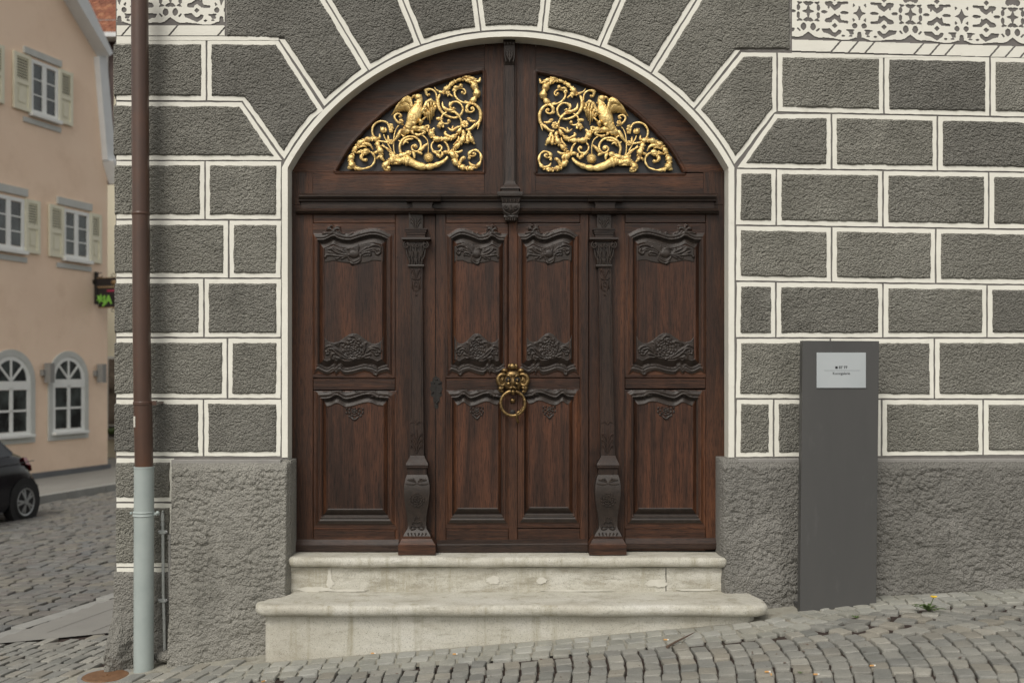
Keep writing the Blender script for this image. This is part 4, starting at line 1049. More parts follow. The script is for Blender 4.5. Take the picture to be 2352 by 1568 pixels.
def gold_group(mir):
    yb_ = T+.022
    def pt(x, y, z=0):
        X = GX0(x); R = GR0(y)
        if mir: X = 2343-X; R += 3
        return P(X, R, yb_-z)
    root = MB(); root.v = []
    mpx = DISTs = (T+DIST)/F
    sc_ = MB()
    for S, lobed in gold_strokes:
        q = spline(S, 5); n = len(q); L = 0; pts = []; rad = []
        for i, (x, y, w) in enumerate(q):
            if i: L += math.hypot(x-q[i-1][0], y-q[i-1][1])
            k = 1+(.34*math.sin(L/19.0)*min(1, w/24) if lobed else .05*math.sin(L/15))
            pts.append(pt(x, y, .012+.004*math.sin(L/90.0))); rad.append(max(3.5, w*k)*GS*mpx)
        sc_.tube(pts, rad, 7, flat=.75)
        if lobed:    # a raised vein and side lobes
            for i in range(2, n-2, 3):
                x, y, w = q[i]
                if w > 24:
                    dx, dy = q[i+1][0]-q[i-1][0], q[i+1][1]-q[i-1][1]; l = math.hypot(dx, dy)+1e-6
                    for s in (1, -1):
                        bx, by = x-dy/l*w*.75*s, y+dx/l*w*.75*s
                        ex, ey = bx+dx/l*22-dy/l*10*s, by+dy/l*22+dx/l*10*s
                        sc_.tube([pt(x-dx/l*10, y-dy/l*10, .020), pt(bx, by, .019), pt(ex, ey, .010)], [5*GS*mpx, 11*GS*mpx, 4*GS*mpx], 6)
    for cx, cy, r in ((2010,190,30),(1830,345,22),(1640,748,26),(1710,570,22),(1965,575,20),(1362,378,20),(1500,1108,22),(1990,1208,22),(1160,1110,24),(460,1300,26),(945,690,18),(790,1410,28)):
        sc_.ball(pt(cx, cy, .014), r*GS*mpx, 8, 6)
    tag = 'right' if mir else 'left'
    par = sc_.build('gilded_scrollwork', M['gold'], gate, True)
    for cx, cy, r, np_ in ((1868,790,52,7),(965,752,36,6),(822,1042,38,6)):
        fl = MB()
        for k in range(np_):
            a = 2*math.pi*k/np_; fl.ball(pt(cx+math.cos(a)*r*.62, cy+math.sin(a)*r*.62, .024), (r*.42*GS*mpx, .004, r*.42*GS*mpx), 8, 5)
        fl.ball(pt(cx, cy, .028), r*.34*GS*mpx, 8, 5)
        fl.build('gilded_flower', M['gold'], par, True)
    fl = MB(); cx, cy = 1355, 1258
    for k in range(20):
        a = 2*math.pi*k/20; fl.tube([pt(cx+math.cos(a)*30, cy+math.sin(a)*30, .020), pt(cx+math.cos(a)*72, cy+math.sin(a)*72, .014)], [9*GS*mpx, 4*GS*mpx], 5)
    fl.ball(pt(cx, cy, .018), (48*GS*mpx, .010, 48*GS*mpx), 12, 6)
    for k in range(12):
        a = 2*math.pi*k/12; fl.ball(pt(cx+math.cos(a)*30, cy+math.sin(a)*30, .027), 8*GS*mpx, 6, 4)
    fl.build('gilded_sunflower', M['gold'], par, True)
    # ringed horn
    hn = MB(); q = spline([(1600,1290,22),(1540,1335,30),(1470,1366,38),(1390,1388,44),(1310,1394,48),(1230,1382,54),(1150,1350,66),(1080,1315,80),(1010,1300,62),(950,1290,36)], 9)
    pts = []; rad = []; L = 0
    for i, (x, y, w) in enumerate(q):
        if i: L += math.hypot(x-q[i-1][0], y-q[i-1][1])
        per = 26+w*.55
        pts.append(pt(x, y, .014)); rad.append(w*(.70+.36*abs(math.sin(L/per*1.6))**.7)*GS*mpx)
    hn.tube(pts, rad, 12, flat=.6); hn.build('gilded_horn', M['gold'], par, True)
    # eagle
    eg = MB(); s_ = GS*mpx
    q = spline([(1215,395,42),(1228,440,44),(1215,500,54),(1195,570,82),(1160,650,98),(1130,720,92),(1090,790,62),(1050,850,46)], 5)
    eg.tube([pt(x, y, .022) for x, y, w in q], [w*s_ for x, y, w in q], 12, flat=.55)
    eg.ball(pt(1205,408,.026), (52*s_, .012, 44*s_), 12, 8)
    eg.tube([pt(1170,392,.030), pt(1135,400,.030), pt(1118,422,.028), pt(1128,440,.026)], [22*s_, 17*s_, 11*s_, 3*s_], 7)   # hooked beak
    eg.tube([pt(1240,380,.02), pt(1262,400,.016)], [14*s_, 4*s_], 6); eg.tube([pt(1250,430,.02), pt(1272,462,.014)], [16*s_, 4*s_], 6)
    for k in range(26):    # scalloped breast feathers
        a = random.uniform(-.8, .8); t_ = random.random(); x = 1225-130*t_+a*70; y = 470+300*t_
        eg.ball(pt(x, y, .034), (13*s_, .003, 15*s_), 6, 4)
    eg.tube([pt(1220,745,.028), pt(1250,760,.026), pt(1230,810,.024)], [38*s_, 34*s_, 14*s_], 8); eg.tube([pt(1150,760,.028), pt(1150,820,.024)], [40*s_, 14*s_], 8)
    eg.tube([pt(1265,735,.018), pt(1325,680,.018)], [16*s_, 10*s_], 6)
    for k in range(5):     # tail
        eg.tube([pt(1090-k*14,790+k*4,.022), pt(1040-k*12,880,.020), pt(1010-k*11+8,955-k*10,.014)], [16*s_, 20*s_, 8*s_], 6, flat=.5)
    eg.build('gilded_eagle', M['gold'], par, True)
    wg = MB()
    lead = spline([(1115,585,1),(1112,500,1),(1100,420,1),(1070,400,1),(1010,425,1)], 6); tips = spline([(1095,650,1),(1050,620,1),(985,612,1),(915,625,1),(830,668,1)], 6)
    m_ = min(len(lead), len(tips))
    for i in range(0, m_, 2):
        a = lead[i]; b = tips[i]; c = (a+b)/2+np.array([-6, -14, 0])
        wg.tube([pt(a[0], a[1], .026), pt(c[0], c[1], .022), pt(b[0], b[1], .012)], [12*s_, 16*s_, 6*s_], 6, flat=.6)
    for i in range(0, m_-1, 2):
        a = lead[i]; b = tips[i]; c = a*.62+b*.38
        wg.tube([pt(a[0], a[1], .032), pt(c[0], c[1], .026)], [13*s_, 9*s_], 6, flat=.6)
    wg.tube([pt(x, y, .028) for x, y in ((1130,600),(1115,510),(1095,425),(1060,402),(1000,430),(930,520))], [20*s_, 18*s_, 18*s_, 16*s_, 13*s_, 8*s_], 8)
    wg.build('gilded_wing', M['gold'], par, True)
    wg = MB()
    lead = [(1280,600),(1310,540),(1345,470),(1385,440),(1430,470),(1448,530)]; tips = [(1310,700),(1345,735),(1375,788),(1400,730),(1425,680),(1440,610)]
    for (ax, ay), (bx, by) in zip(lead, tips):
        wg.tube([pt(ax, ay, .026), pt((ax+bx)/2+4, (ay+by)/2, .024), pt(bx, by, .012)], [18*s_, 20*s_, 6*s_], 6, flat=.6)
        wg.tube([pt(ax, ay+20, .032), pt((ax*.6+bx*.4), (ay*.6+by*.4), .028)], [15*s_, 10*s_], 6, flat=.6)
    wg.tube([pt(x, y, .030) for x, y in ((1250,640),(1290,570),(1330,480),(1385,450),(1435,490))], [26*s_, 24*s_, 26*s_, 30*s_, 14*s_], 8, flat=.7)
    wg.build('gilded_wing', M['gold'], par, True)
    return par
gold_group(False); gold_group(True)

# ---- cornice, consoles, pilasters
def profile_run(mb, l, r, prof, yoff=0.0, endcap=True):
    """prof: (row, protrusion) pairs seen near y=T"""
    A = [(T-p-yoff, WZ(row, T-p-yoff)) for row, p in prof]
    l_, r_ = l, r
    R0 = [(WX(l, T-p-yoff) if isinstance(l, (int, float)) else l, T-p-yoff, WZ(row, T-p-yoff)) for row, p in prof]
    R1 = [(WX(r, T-p-yoff), T-p-yoff, WZ(row, T-p-yoff)) for row, p in prof]
    z0, z1 = R0[0][2], R0[-1][2]
    R0 = [(R0[0][0], T+.02, z0)]+R0+[(R0[-1][0], T+.02, z1)]; R1 = [(R1[0][0], T+.02, z0)]+R1+[(R1[-1][0], T+.02, z1)]
    mb.loft([R0, R1])
TOPM = [(444,.012),(446,.048),(448,.060),(451,.060),(454,.055),(457,.044),(459,.040),(461,.040),(463,.030)]
FRZ = [(463,.022),(479,.022)]
LOWM = [(478,.026),(480,.038),(482,.044),(485,.042),(487,.034),(490,.028),(492,.014)]
mb = MB(); profile_run(mb, 686, 1646, TOPM); mb.build('cornice', M['wood_dark_h'], gate, autosmooth=.6)
mb = MB(); profile_run(mb, 692, 1640, FRZ); mb.build('frieze_board', M['wood_dark_h'], gate)
mb = MB(); profile_run(mb, 679, 1651, LOWM); mb.build('cornice_bead', M['wood_dark_h'], gate, autosmooth=.6)
for l, r in ((932, 1012), (1352, 1432)):   # breaks above the pilasters, slightly canted
    mb = MB(); 
    for (row, p) in TOPM: pass
    w = [(r_+0, p) for r_, p in TOPM]; profile_run(mb, l, r, w, .034)
    A = []
    for row, hw in ((461,28),(466,24),(472,22),(479,23)):
        y = T-.052; c = (l+r)/2-2; A.append([(WX(c-hw,y), y, WZ(row,y)), (WX(c+hw,y), y, WZ(row,y)), (WX(c+hw,y), T, WZ(row,y)), (WX(c-hw,y), T, WZ(row,y))])
    mb.loft(A); profile_run(mb, (l+r)/2-32, (l+r)/2+26, LOWM, .028); mb.build('cornice_break', M['wood_dark_h'], gate, autosmooth=.6)
def sect(mb, rows):
    """stack of rectangular sections: (row, xl, xr, protrusion)"""
    A = []
    for row, l, r, p in rows:
        y = T-p; A.append([(WX(l,y), y, WZ(row,y)), (WX(r,y), y, WZ(row,y)), (WX(r,y), T+.02, WZ(row,y)), (WX(l,y), T+.02, WZ(row,y))])
    mb.loft(A)
def scv(mb, pts, prot, k=1.0, sides=6):
    """small carved ridge on a face that stands prot proud"""
    q = spline(pts, 4) if len(pts) > 2 else [np.array(p, float) for p in pts]
    mb.tube([P(x, r, T-prot) for x, r, w in q], [max(.3, w)*k*2.6e-3 for x, r, w in q], sides, flat=.9)
def spiral(cx, cy, r, turns, hand=1, w=1.6, a0=0, n=26):
    return [(cx+hand*math.cos(a0+2*math.pi*turns*i/n)*r*(1-.85*i/n), cy+math.sin(a0+2*math.pi*turns*i/n)*r*(1-.85*i/n), w*(1-.4*i/n)) for i in range(n+1)]
def raw(mb, pts, prot): mb.tube([P(x, r, T-prot) for x, r, w in pts], [w*2.6e-3 for x, r, w in pts], 6)
def pilaster(cx_top, cx_bot, m, dl=0):
    def cx(row): return cx_top+(cx_bot-cx_top)*(row-490)/(1050-490)
    root = MB(); sect(root, [(608,cx(608)-15,cx(608)+15,.040),(680,cx(680)-14.5,cx(680)+14.5,.040),(800,cx(800)-14.5,cx(800)+14.5,.042),(1048,cx(1048)-16.5,cx(1048)+16.5,.046)])
    for s in (-1, 1): root.tube([P(cx(700)+s*11, 700, T-.042), P(cx(960)+s*12, 960, T-.046)], .0016, 6)
    c6 = cx(640)
    for s in (-1, 1):   # leaf drop under the capital
        scv(root, [(c6,640,1.2),(c6+s*6,622,2.4),(c6+s*10,618,1.8),(c6+s*11,628,1.2)], .041); scv(root, [(c6,642,1),(c6+s*7,640,2.4),(c6+s*11,634,1.4)], .041)
        scv(root, [(c6+s*2,645,1.2),(c6+s*6,655,2),(c6+s*5,668,1.2)], .041); scv(root, [(c6+s*9,645,1.2),(c6+s*10,658,1.8),(c6+s*8,664,1)], .041)
    for k, rr in enumerate((646, 656, 666, 676)): scv(root, [(c6-2,rr,2),(c6+2,rr+3,1.6)], .041)
    c9 = cx(1000)
    scv(root, [(c9-15,972,1),(c9-6,968,1.3),(c9,974,1.3),(c9+6,968,1.3),(c9+15,972,1)], .046)
    scv(root, [(c9,985,1.2),(c9+1,1010,1.8),(c9,1040,2)], .047)
    for s in (-1, 1):
        for k in range(3): scv(root, [(c9+s*1,1040-k*13,1.2),(c9+s*7,1026-k*13,2.2),(c9+s*12,1022-k*13,1.8),(c9+s*12,1030-k*13,1)], .047)
    sh = root.build('pilaster', M['wood_dark'], gate, autosmooth=.7)
    c = cx(500); mb = MB(); sect(mb, [(487,c-16,c+16,.030),(526,c-15.5,c+15.5,.030)])
    for s in (-1, 1):
        for k in range(2): scv(mb, [(c+s*2,524-k*10,1.3),(c+s*7,512-k*8,2.3),(c+s*11,508-k*7,1.6),(c+s*12,514-k*6,1)], .031)
    scv(mb, [(c,524,1.5),(c,506,2),(c,498,1)], .031); mb.build('pilaster_neck', M['wood_carved'], gate, autosmooth=.7)
    mb = MB(); sect(mb, [(524,c-25,c+26,.052),(528,c-25,c+26,.052),(529,c-23,c+24,.048),(533,c-23,c+24,.048),(534,c-21.5,c+22,.044),(538,c-21.5,c+22,.044),(539,c-20,c+21,.040),(545,c-20,c+21,.040)])
    sect(mb, [(545,c-32,c+33,.066),(549,c-33,c+34,.068),(551,c-31,c+31,.062),(555,c-28,c+28,.054)]); mb.build('abacus', M['wood_dark_h'], gate, autosmooth=.5)
    mb = MB(); sect(mb, [(554,c-22,c+22,.044),(575,c-18,c+18,.042),(600,c-15,c+15,.042),(610,c-15,c+15,.042)])
    sect(mb, [(608,c-18,c+18,.050),(610,c-19,c+19,.053),(613,c-18,c+18,.050)])
    for s in (-1, 1):
        raw(mb, spiral(c+s*22, 563, 7.5, 1.6, s, 2.0, -1.2), .060); scv(mb, [(c+s*7,600,1.4),(c+s*12,580,1.8),(c+s*13,565,2),(c+s*20,556,1.8)], .050)
        scv(mb, [(c+s*22,571,1.6),(c+s*20,585,2),(c+s*15,598,1.4)], .048); raw(mb, spiral(c+s*5, 564, 5, 1.0, -s, 1.6, -1.4), .054)
        for rr, n_ in ((604,3),(588,3)):
            for k in range(n_): x = c+s*(2+k*6); scv(mb, [(x,rr+3,1.6),(x,rr-6,2.4),(x+s*1,rr-10,2.4),(x+s*1.5,rr-7,1.6)], .047)
    scv(mb, [(c,600,1.4),(c,575,2),(c,560,2.4)], .050); mb.build('capital', M['wood_carved'], gate, autosmooth=.9)
    b = cx(1062)+.5; mb = MB()
    sect(mb, [(1046,b-16,b+17,.048),(1050,b-17,b+18,.054),(1064,b-25,b+25,.082),(1068,b-26,b+26,.086),(1069,b-25.5,b+25,.082),(1074,b-25.5,b+25,.082),(1076,b-22,b+22,.070),(1091,b-22,b+22,.070)])
    mb.build('base_moulding', M['wood_dark'], gate, autosmooth=.5)
    mb = MB(); sect(mb, [(1090,b-23,b+23,.074),(1098,b-26,b+26,.082),(1115,b-29.5,b+29,.094),(1135,b-30,b+29,.096),(1160,b-27,b+26,.088),(1185,b-22.5,b+22,.076),(1205,b-21,b+21,.072),(1214,b-21.5,b+22,.074),(1222,b-27,b+27,.086),(1232,b-32,b+32,.098)])
    for s in (-1, 1):
        scv(mb, [(b+s*1,1110,1.2),(b+s*8,1112,1.8),(b+s*18,1112,1.6),(b+s*26,1110,1)], .093)
        for k in range(3): scv(mb, [(b+s*2,1108,1),(b+s*(8+k*5),1100-k*2+k*3,1.8),(b+s*(10+k*6),1098+k*2,1)], .088)
        for rr in (1190, 1200, 1210): scv(mb, [(b,rr,1.2),(b+s*(4+(rr-1190)*.4),rr-3,1.8),(b+s*(6+(rr-1190)*.5),rr+4,1.2)], .077)
        scv(mb, [(b+s*3,1212,1.4),(b+s*12,1216,1.8),(b+s*16,1208,1.2)], .080)
        for k in range(3): scv(mb, [(b+s*(3+k*8),1230,1.2),(b+s*(5+k*8),1223,1.6)], .094)
    for s in rosette(b, 1147, 17, 15, 3, 21, 1.9): scv(mb, s, .096)
    mb.build('baluster_foot', M['wood_carved'], gate, autosmooth=.8)
    mb = MB(); sect(mb, [(1231,b-33,b+32,.100),(1236,b-33,b+32,.100),(1237,b-35,b+34,.106),(1249,b-41,b+41,.124),(1251,b-43,b+42,.128)])
    sect(mb, [(1251,b-43,b+42.5,.130),(1274,b-43,b+42.5,.130)]); mb.build('plinth_block', M['wood_h'], gate, autosmooth=.5)
pilaster(955, 957, 1); pilaster(1387, 1396, -1)
# raised near-black strip painting the shade of the gap beside the left pilaster
for x0_, x1_ in ((987,988),):
    mb = MB(); mb.box(WX(1000.2, T), WX(1001.4, T), T-.002, T+.001, WZ(1262,T), WZ(490,T)); mb.build('leaf_gap_shade', M['wood_back'], gate)
# centre post of the fanlight
mb = MB(); sect(mb, [(150,1156,1185,.022),(424,1155,1185,.022)]); sect(mb, [(150,1160.5,1180.5,.040),(414,1161,1181.5,.040),(420,1160,1183,.044),(427,1155,1189,.056),(431,1150,1194,.066),(433,1149,1195,.068),(434,1152,1192,.060),(441,1152,1192,.060)])
mb.build('centre_post', M['wood_dark'], gate, autosmooth=.5)
mb = MB(); sect(mb, [(92,1156,1184,.060),(98,1156,1184,.080),(104,1158,1182,.066),(112,1157,1183,.064),(128,1158,1183,.058),(140,1159,1182,.050),(150,1160,1181,.036)])
for k in range(4): scv(mb, [(1159+k*6.5,98,2.2),(1160+k*6.5,102,1.6)], .080)
for s in (-1, 1):
    scv(mb, [(1170.5+s*10,110,1.4),(1170.5+s*11,128,1.4),(1170.5+s*8,142,1.6)], .062)
    for k in range(3): scv(mb, [(1170.5,140-k*8,1.2),(1170.5+s*5,130-k*8,1.9),(1170.5+s*6,124-k*6,1)], .060)
scv(mb, [(1170.5,142,1.6),(1170.5,118,1.8)], .061); mb.build('console', M['wood_carved'], gate, autosmooth=.8)
mb = MB(); sect(mb, [(440,1143,1200,.078),(444,1142,1201,.080),(450,1143,1200,.078),(453,1150,1196,.066),(466,1154,1193,.060),(467,1153,1194,.076),(476,1153,1194,.080),(486,1155,1192,.074),(494,1158,1189,.062),(498,1157,1190,.066),(505,1160,1187,.056),(509,1163,1184,.040)])
for k in range(5): scv(mb, [(1155+k*9,458,2.4),(1155+k*9,464,1.8)], .070); scv(mb, [(1162+k*5,500,2.2),(1162+k*5,506,1.8)], .062)
for s in (-1, 1): raw(mb, spiral(1173.5+s*10, 476, 5.5, 1.3, s, 1.5, -1), .083); scv(mb, [(1173.5+s*2,492,1.5),(1173.5+s*12,488,1.8),(1173.5+s*17,482,1.2)], .078)
scv(mb, [(1173.5,470,1.6),(1173.5,482,2.0)], .082); mb.build('key_console', M['wood_carved'], gate, autosmooth=.8)

# ---- lock plate
mb = MB(); E = lambda x, y: ((680+x/3.337)*.98, (850+y/3.337)*.98)
o_ = [(1138,95),(1150,112),(1170,118),(1172,140),(1190,150),(1184,178),(1194,200),(1182,225),(1190,250),(1168,270),(1172,295),(1158,315),(1160,345),(1143,362),(1128,345),(1130,315),(1118,295),(1122,270),(1100,255),(1104,225),(1090,200),(1102,178),(1096,150),(1114,140),(1118,115),(1130,110)]
mb.prism([P(*E(x, y), T-.004) for x, y in o_], (0, .004, 0))
for a, b in (((1105,150),(1130,165)),((1185,150),(1155,165)),((1105,240),(1125,225)),((1180,240),(1160,225)),((1130,290),(1155,330)),((1160,285),(1140,320)),((1125,120),(1155,140))):
    A_1, B_1 = E(*a), E(*b); mb.tube([P(A_1[0],A_1[1],T-.005), P((A_1[0]+B_1[0])/2+2,(A_1[1]+B_1[1])/2,T-.008), P(B_1[0],B_1[1],T-.005)], [.002,.0038,.002], 6)
lp = mb.build('lock_plate', M['iron'], gate)
mb = MB(); kx, ky = E(1142,195); mb.tube([P(kx,ky-1,T-.0035), P(kx,ky-1,T-.0052)], .0052, 10, up=(1,0,0)); mb.box(WX(kx-1.2,T), WX(kx+1.2,T), T-.0052, T-.0035, WZ(ky+7,T), WZ(ky,T)); mb.build('keyhole', M['wood_back'], lp)
kx, ky = E(1137,112); mb = MB(); mb.tube([P(kx,ky,T-.003), P(kx,ky,T-.0052)], .0026, 8, up=(1,0,0)); mb.build('keyhole', M['wood_back'], lp)

# ---- lion / grotesque knocker
def KK(x, y, d): return P((1140+x/8.71)*.98, (830+y/8.71)*.98, T-d)
ks = .98/8.71*2.6e-3
mb = MB()
mb.ball(KK(540,560,.020), (205*ks, .036, 225*ks), 18, 12)
for s in (-1, 1): mb.ball(KK(540+s*215,545,.016), (90*ks, .014, 130*ks), 12, 8)                 # head
mb.ball(KK(540,420,.030), (150*ks, .026, 95*ks), 14, 8)                   # brow
mb.ball(KK(530,250,.034), (72*ks, .019, 72*ks), 12, 8)                    # topknot ball
for s, x in ((-1, 470), (1, 605)): mb.ball(KK(x,250,.026), (38*ks, .010, 60*ks), 8, 6)
for s in (-1, 1):
    cx_ = 540+s*165; mb.ball(KK(cx_,330,.024), (72*ks, .016, 48*ks), 10, 6)                       # forehead curls
    e = [(540+s*150,420,.03,34),(540+s*220,410,.032,44),(540+s*290,460,.034,44),(540+s*300,560,.034,44),(540+s*250,630,.032,42),(540+s*180,620,.030,34),(540+s*170,540,.030,28),(540+s*225,520,.036,24)]
    q = spline([(a, b, c, d) for a, b, c, d in e], 4); mb.tube([KK(a, b, c) for a, b, c, d in q], [d*ks for a, b, c, d in q], 8)   # ear curls
    e = [(540+s*180,660,.028,26),(540+s*240,700,.030,50),(540+s*280,670,.028,34),(540+s*250,740,.026,40),(540+s*190,770,.026,30)]
    q = spline(e, 4); mb.tube([KK(a, b, c) for a, b, c, d in q], [d*ks for a, b, c, d in q], 8)
    mb.tube([KK(540+s*30,470,.060), KK(540+s*90,425,.058), KK(540+s*150,450,.046)], [14*ks, 24*ks, 12*ks], 7)   # eyebrows
    mb.ball(KK(540+s*85,600,.050), (52*ks, .014, 42*ks), 10, 6)                                     # cheeks
    mb.tube([KK(540,655,.062), KK(540+s*50,690,.060), KK(540+s*100,670,.050)], [24*ks, 26*ks, 12*ks], 8)         # moustache
    for k in range(5): a = -.4+k*.5; mb.tube([KK(540+s*(235+60*math.cos(a)),520+60*math.sin(a),.040), KK(540+s*(235+30*math.cos(a)),520+30*math.sin(a),.042)], [7*ks, 5*ks], 5)
mb.tube([KK(540,440,.056), KK(545,520,.066), KK(548,590,.076), KK(548,622,.066)], [20*ks, 24*ks, 36*ks, 18*ks], 8)   # nose
mb.ball(KK(545,770,.040), (52*ks, .018, 62*ks), 10, 7)                                              # lower lip / tongue
kn = mb.build('door_knocker', M['brass'], gate, True)
mb = MB()
for s in (-1, 1): mb.ball(KK(540+s*90,522,.050), (60*ks, .012, 56*ks), 10, 6)
mb.ball(KK(545,655,.054), (60*ks, .008, 18*ks), 8, 5)  # near-black bulges paint the shade of eye sockets and mouth
mb.build('socket_shade', M['wood_back'], kn, True)
mb = MB()
for s in (-1, 1): mb.ball(KK(540+s*90,526,.062), (26*ks, .008, 26*ks), 8, 6)
mb.build('eye', M['brass'], kn, True)
mb = MB(); pts = []; rad = []
for i in range(41):
    a = -math.pi*.5+.25+i/40*(2*math.pi*.86-.1); pts.append(KK(540+248*math.cos(a), 1000+252*math.sin(a), .052+.012*math.sin(a)*.5)); rad.append(26*ks)
mb.tube([KK(540-248*math.sin(0)-40, 750, .048)]+[KK(540+248*math.cos(a), 1000+252*math.sin(a), .050) for a in np.linspace(-math.pi*.5-.15, -math.pi*.5-math.pi*1.62, 36)], 33*ks, 9)
mb.tube([KK(600,752,.05)]+[KK(540+248*math.cos(a), 1000+252*math.sin(a), .050) for a in np.linspace(-math.pi*.5+.3, math.pi*.28, 16)]+[KK(700,1160,.052), KK(640,1190,.054), KK(615,1260,.052), KK(630,1340,.046), KK(655,1400,.040)], [33*ks]*18+[30*ks,32*ks,27*ks,18*ks,5*ks], 9)
for k in range(4): x, y = 760-k*28, 1090+k*26; mb.tube([KK(x-26,y-22,.050), KK(x,y,.060), KK(x+22,y+18,.050)], [10*ks, 15*ks, 10*ks], 7)
mb.build('knocker_ring', M['brass'], kn, True)
mb = MB(); mb.ball(KK(535,945,.012), (62*ks, .014, 56*ks), 12, 8); mb.build('striker_knob', M['brass'], gate, True)
mb = MB(); mb.tube([KK(535,1190,0), KK(535,1190,.006), KK(535,1190,.009)], [58*ks, 56*ks, 34*ks], 14, up=(1,0,0)); mb.build('striker_plate', M['iron'], gate)
# ------------------------------------------------------------------ the stone steps
steps = thing('door_steps', (0, -.2, .177), 'worn pale limestone double step with rounded nosings below the oak gate', 'steps')
def slab(name, pts, z0, z1, rnd, parent, wob=.0015):
    """pts: plan outline; top and bottom edges rounded into a nosing"""
    pts = [np.array(p, float) for p in pts]; h = z1-z0; rings = []
    prof = [(rnd*1.0, z1), (rnd*.45, z1-h*.04), (rnd*.12, z1-h*.18), (0, z1-h*.42), (rnd*.10, z1-h*.68), (rnd*.42, z1-h*.90), (rnd*.9, z0), (rnd*1.2, z0-.004)]
    for ins, z in prof:
        q = offset_poly(pts, ins); rings.append([(p[0]+wob*math.sin(p[0]*23), p[1]+wob*math.sin(p[0]*17+z*50), z+wob*math.sin(p[0]*9)) for p in q])
    mb = MB(); mb.loft(rings); return mb.build(name, M['step'], parent, autosmooth=.9)
def dens(pts, st=.06):
    o_ = []
    for a, b in zip(pts, pts[1:]+pts[:1]):
        k = max(1, int(math.dist(a, b)/st)); o_ += [(a[0]+(b[0]-a[0])*i/k, a[1]+(b[1]-a[1])*i/k) for i in range(k)]
    return o_
def arc(cx, cy, r, a0, a1, n=6): return [(cx+r*math.cos(math.radians(a0+(a1-a0)*i/n)), cy+r*math.sin(math.radians(a0+(a1-a0)*i/n))) for i in range(n+1)]
ZU, ZL = .592, .386
slab('upper_tread', dens([(-1.30,.16),(-1.30,-.062),(-1.285,-.078),(1.235,-.078),(1.245,-.065),(1.245,.16)]), ZU-.058, ZU, .026, steps)
# riser of the upper step
def riser(name, xs, yf, ztop, zbot, amp=.002, nz=10):
    V = []
    for i, x in enumerate(xs):
        for j in range(nz+1):
            t = j/nz; zb = zbot(x); V.append((x, yf(x)+amp*math.sin(x*31+j*1.7)+amp*.6*math.sin(x*7+j), ztop+(zb-ztop)*t))
    n = nz+1; return mesh_obj(name, V, [(i*n+j, i*n+j+1, (i+1)*n+j+1, (i+1)*n+j) for i in range(len(xs)-1) for j in range(nz)], M['step_riser'], steps, True)
for a, b in ((-1.29,-1.063),(-1.058,.895),(.90,1.235)):
    riser('upper_riser', np.linspace(a, b, max(4, int((b-a)/.04))), lambda x: -.032, ZU-.05, lambda x: ZL-.03)
low = [(-1.30,.0),(-1.29,-.085),(-1.325,-.165),(-1.385,-.205)]+arc(-1.365,-.30,.062,125,180,3)+arc(-1.335,-.315,.085,185,268,6)+arc(1.33,-.315,.085,272,350,6)+[(1.42,-.24),(1.385,-.06),(1.385,.0)]
slab('lower_tread', dens(low), ZL-.063, ZL, .030, steps)
xs = [-1.372]*4+[-1.372,-1.365,-1.345]+list(np.linspace(-1.32, 1.28, 44))+[1.31,1.335,1.35,1.352,1.352]
ys = [-.12,-.18,-.22,-.26,-.30,-.322,-.334]+[-.338]*44+[-.332,-.315,-.29,-.2,-.08]
V = []; nz = 8
for x, y in zip(xs, ys):
    for j in range(nz+1): V.append((x, y+.002*math.sin(x*29+j*2.1), ZL-.055+(float(G(x,y))-.03-ZL+.055)*j/nz))
mesh_obj('lower_riser', V, [(i*(nz+1)+j, i*(nz+1)+j+1, (i+1)*(nz+1)+j+1, (i+1)*(nz+1)+j) for i in range(len(xs)-1) for j in range(nz)], M['step'], steps, True)
# mortar repairs on the upper riser
def patch(cx, cr, rx, rr, seed, y=-.0355, low=False):
    r_ = random.Random(seed); n = 22; pts = []
    for i in range(n):
        a = 2*math.pi*i/n; k = 1+r_.uniform(-.22,.22); pts.append(P(cx+rx*math.cos(a)*k, cr+rr*math.sin(a)*k, y-seed*.0003))
    mb = MB(); mb.prism(pts, (0, .004, 0)); mb.build('mortar_patch', M['plaster_patch'], steps)
patch(757,1328,5,22,1); patch(758,1338,9,10,2); patch(1133,1332,15,9,3); patch(1244,1333,13,7,4); patch(1508,1338,24,9,5); patch(722,1353,36,6,6); patch(795,1355.5,50,3,7); patch(1320,1356,80,1.8,8); patch(1600,1354,45,2.4,9)

# ------------------------------------------------------------------ rain pipe at the corner
pipe = thing('rain_pipe', (WX(329,-.15), -.15, float(G(-2.08,-.15))), 'brown lacquered rain downpipe ending in a pale blue-grey standpipe at the house corner', 'downpipe')
def vpipe(mb, p0, p1, r, n=28, seg=2):
    a, b = Vector(p0), Vector(p1); mb.tube([a+(b-a)*i/seg for i in range(seg+1)], r, n, up=(0,-1,0))
py = -.15
mb = MB()
for a, b, xa, xb, k in ((-60,494,320.5,323.5,19.2),(490,702,323.5,324.5,19.4),(700,932,324.6,327.5,19.8),(928,1074,328,331,20.5)):
    vpipe(mb, P(xa,a,py), P(xb,b,py), k/F*(py+DIST))
    mb = mb if False else mb
    mb.build('pipe_length', M['pipe_brown'], pipe, autosmooth=.7); mb = MB()
mb = MB(); mb.tube([P(323.5,488,py), P(323.5,490,py), P(323.5,493,py), P(323.5,495,py)], [.0495,.0515,.0515,.0495], 28); mb.build('pipe_collar', M['pipe_brown'], pipe, autosmooth=.9)
mb = MB(); mb.tube([P(328,921,py), P(328,923,py), P(328,929,py), P(328,931,py)], [.0505,.054,.054,.0505], 28)
mb.box(WX(346,py), WX(360,py), py-.008, py+.012, WZ(930,py), WZ(920,py)); mb.box(WX(351,py), WX(356,py), py, .02, WZ(928,py), WZ(923,py)); mb.build('pipe_clamp', M['pipe_brown'], pipe, autosmooth=.6)
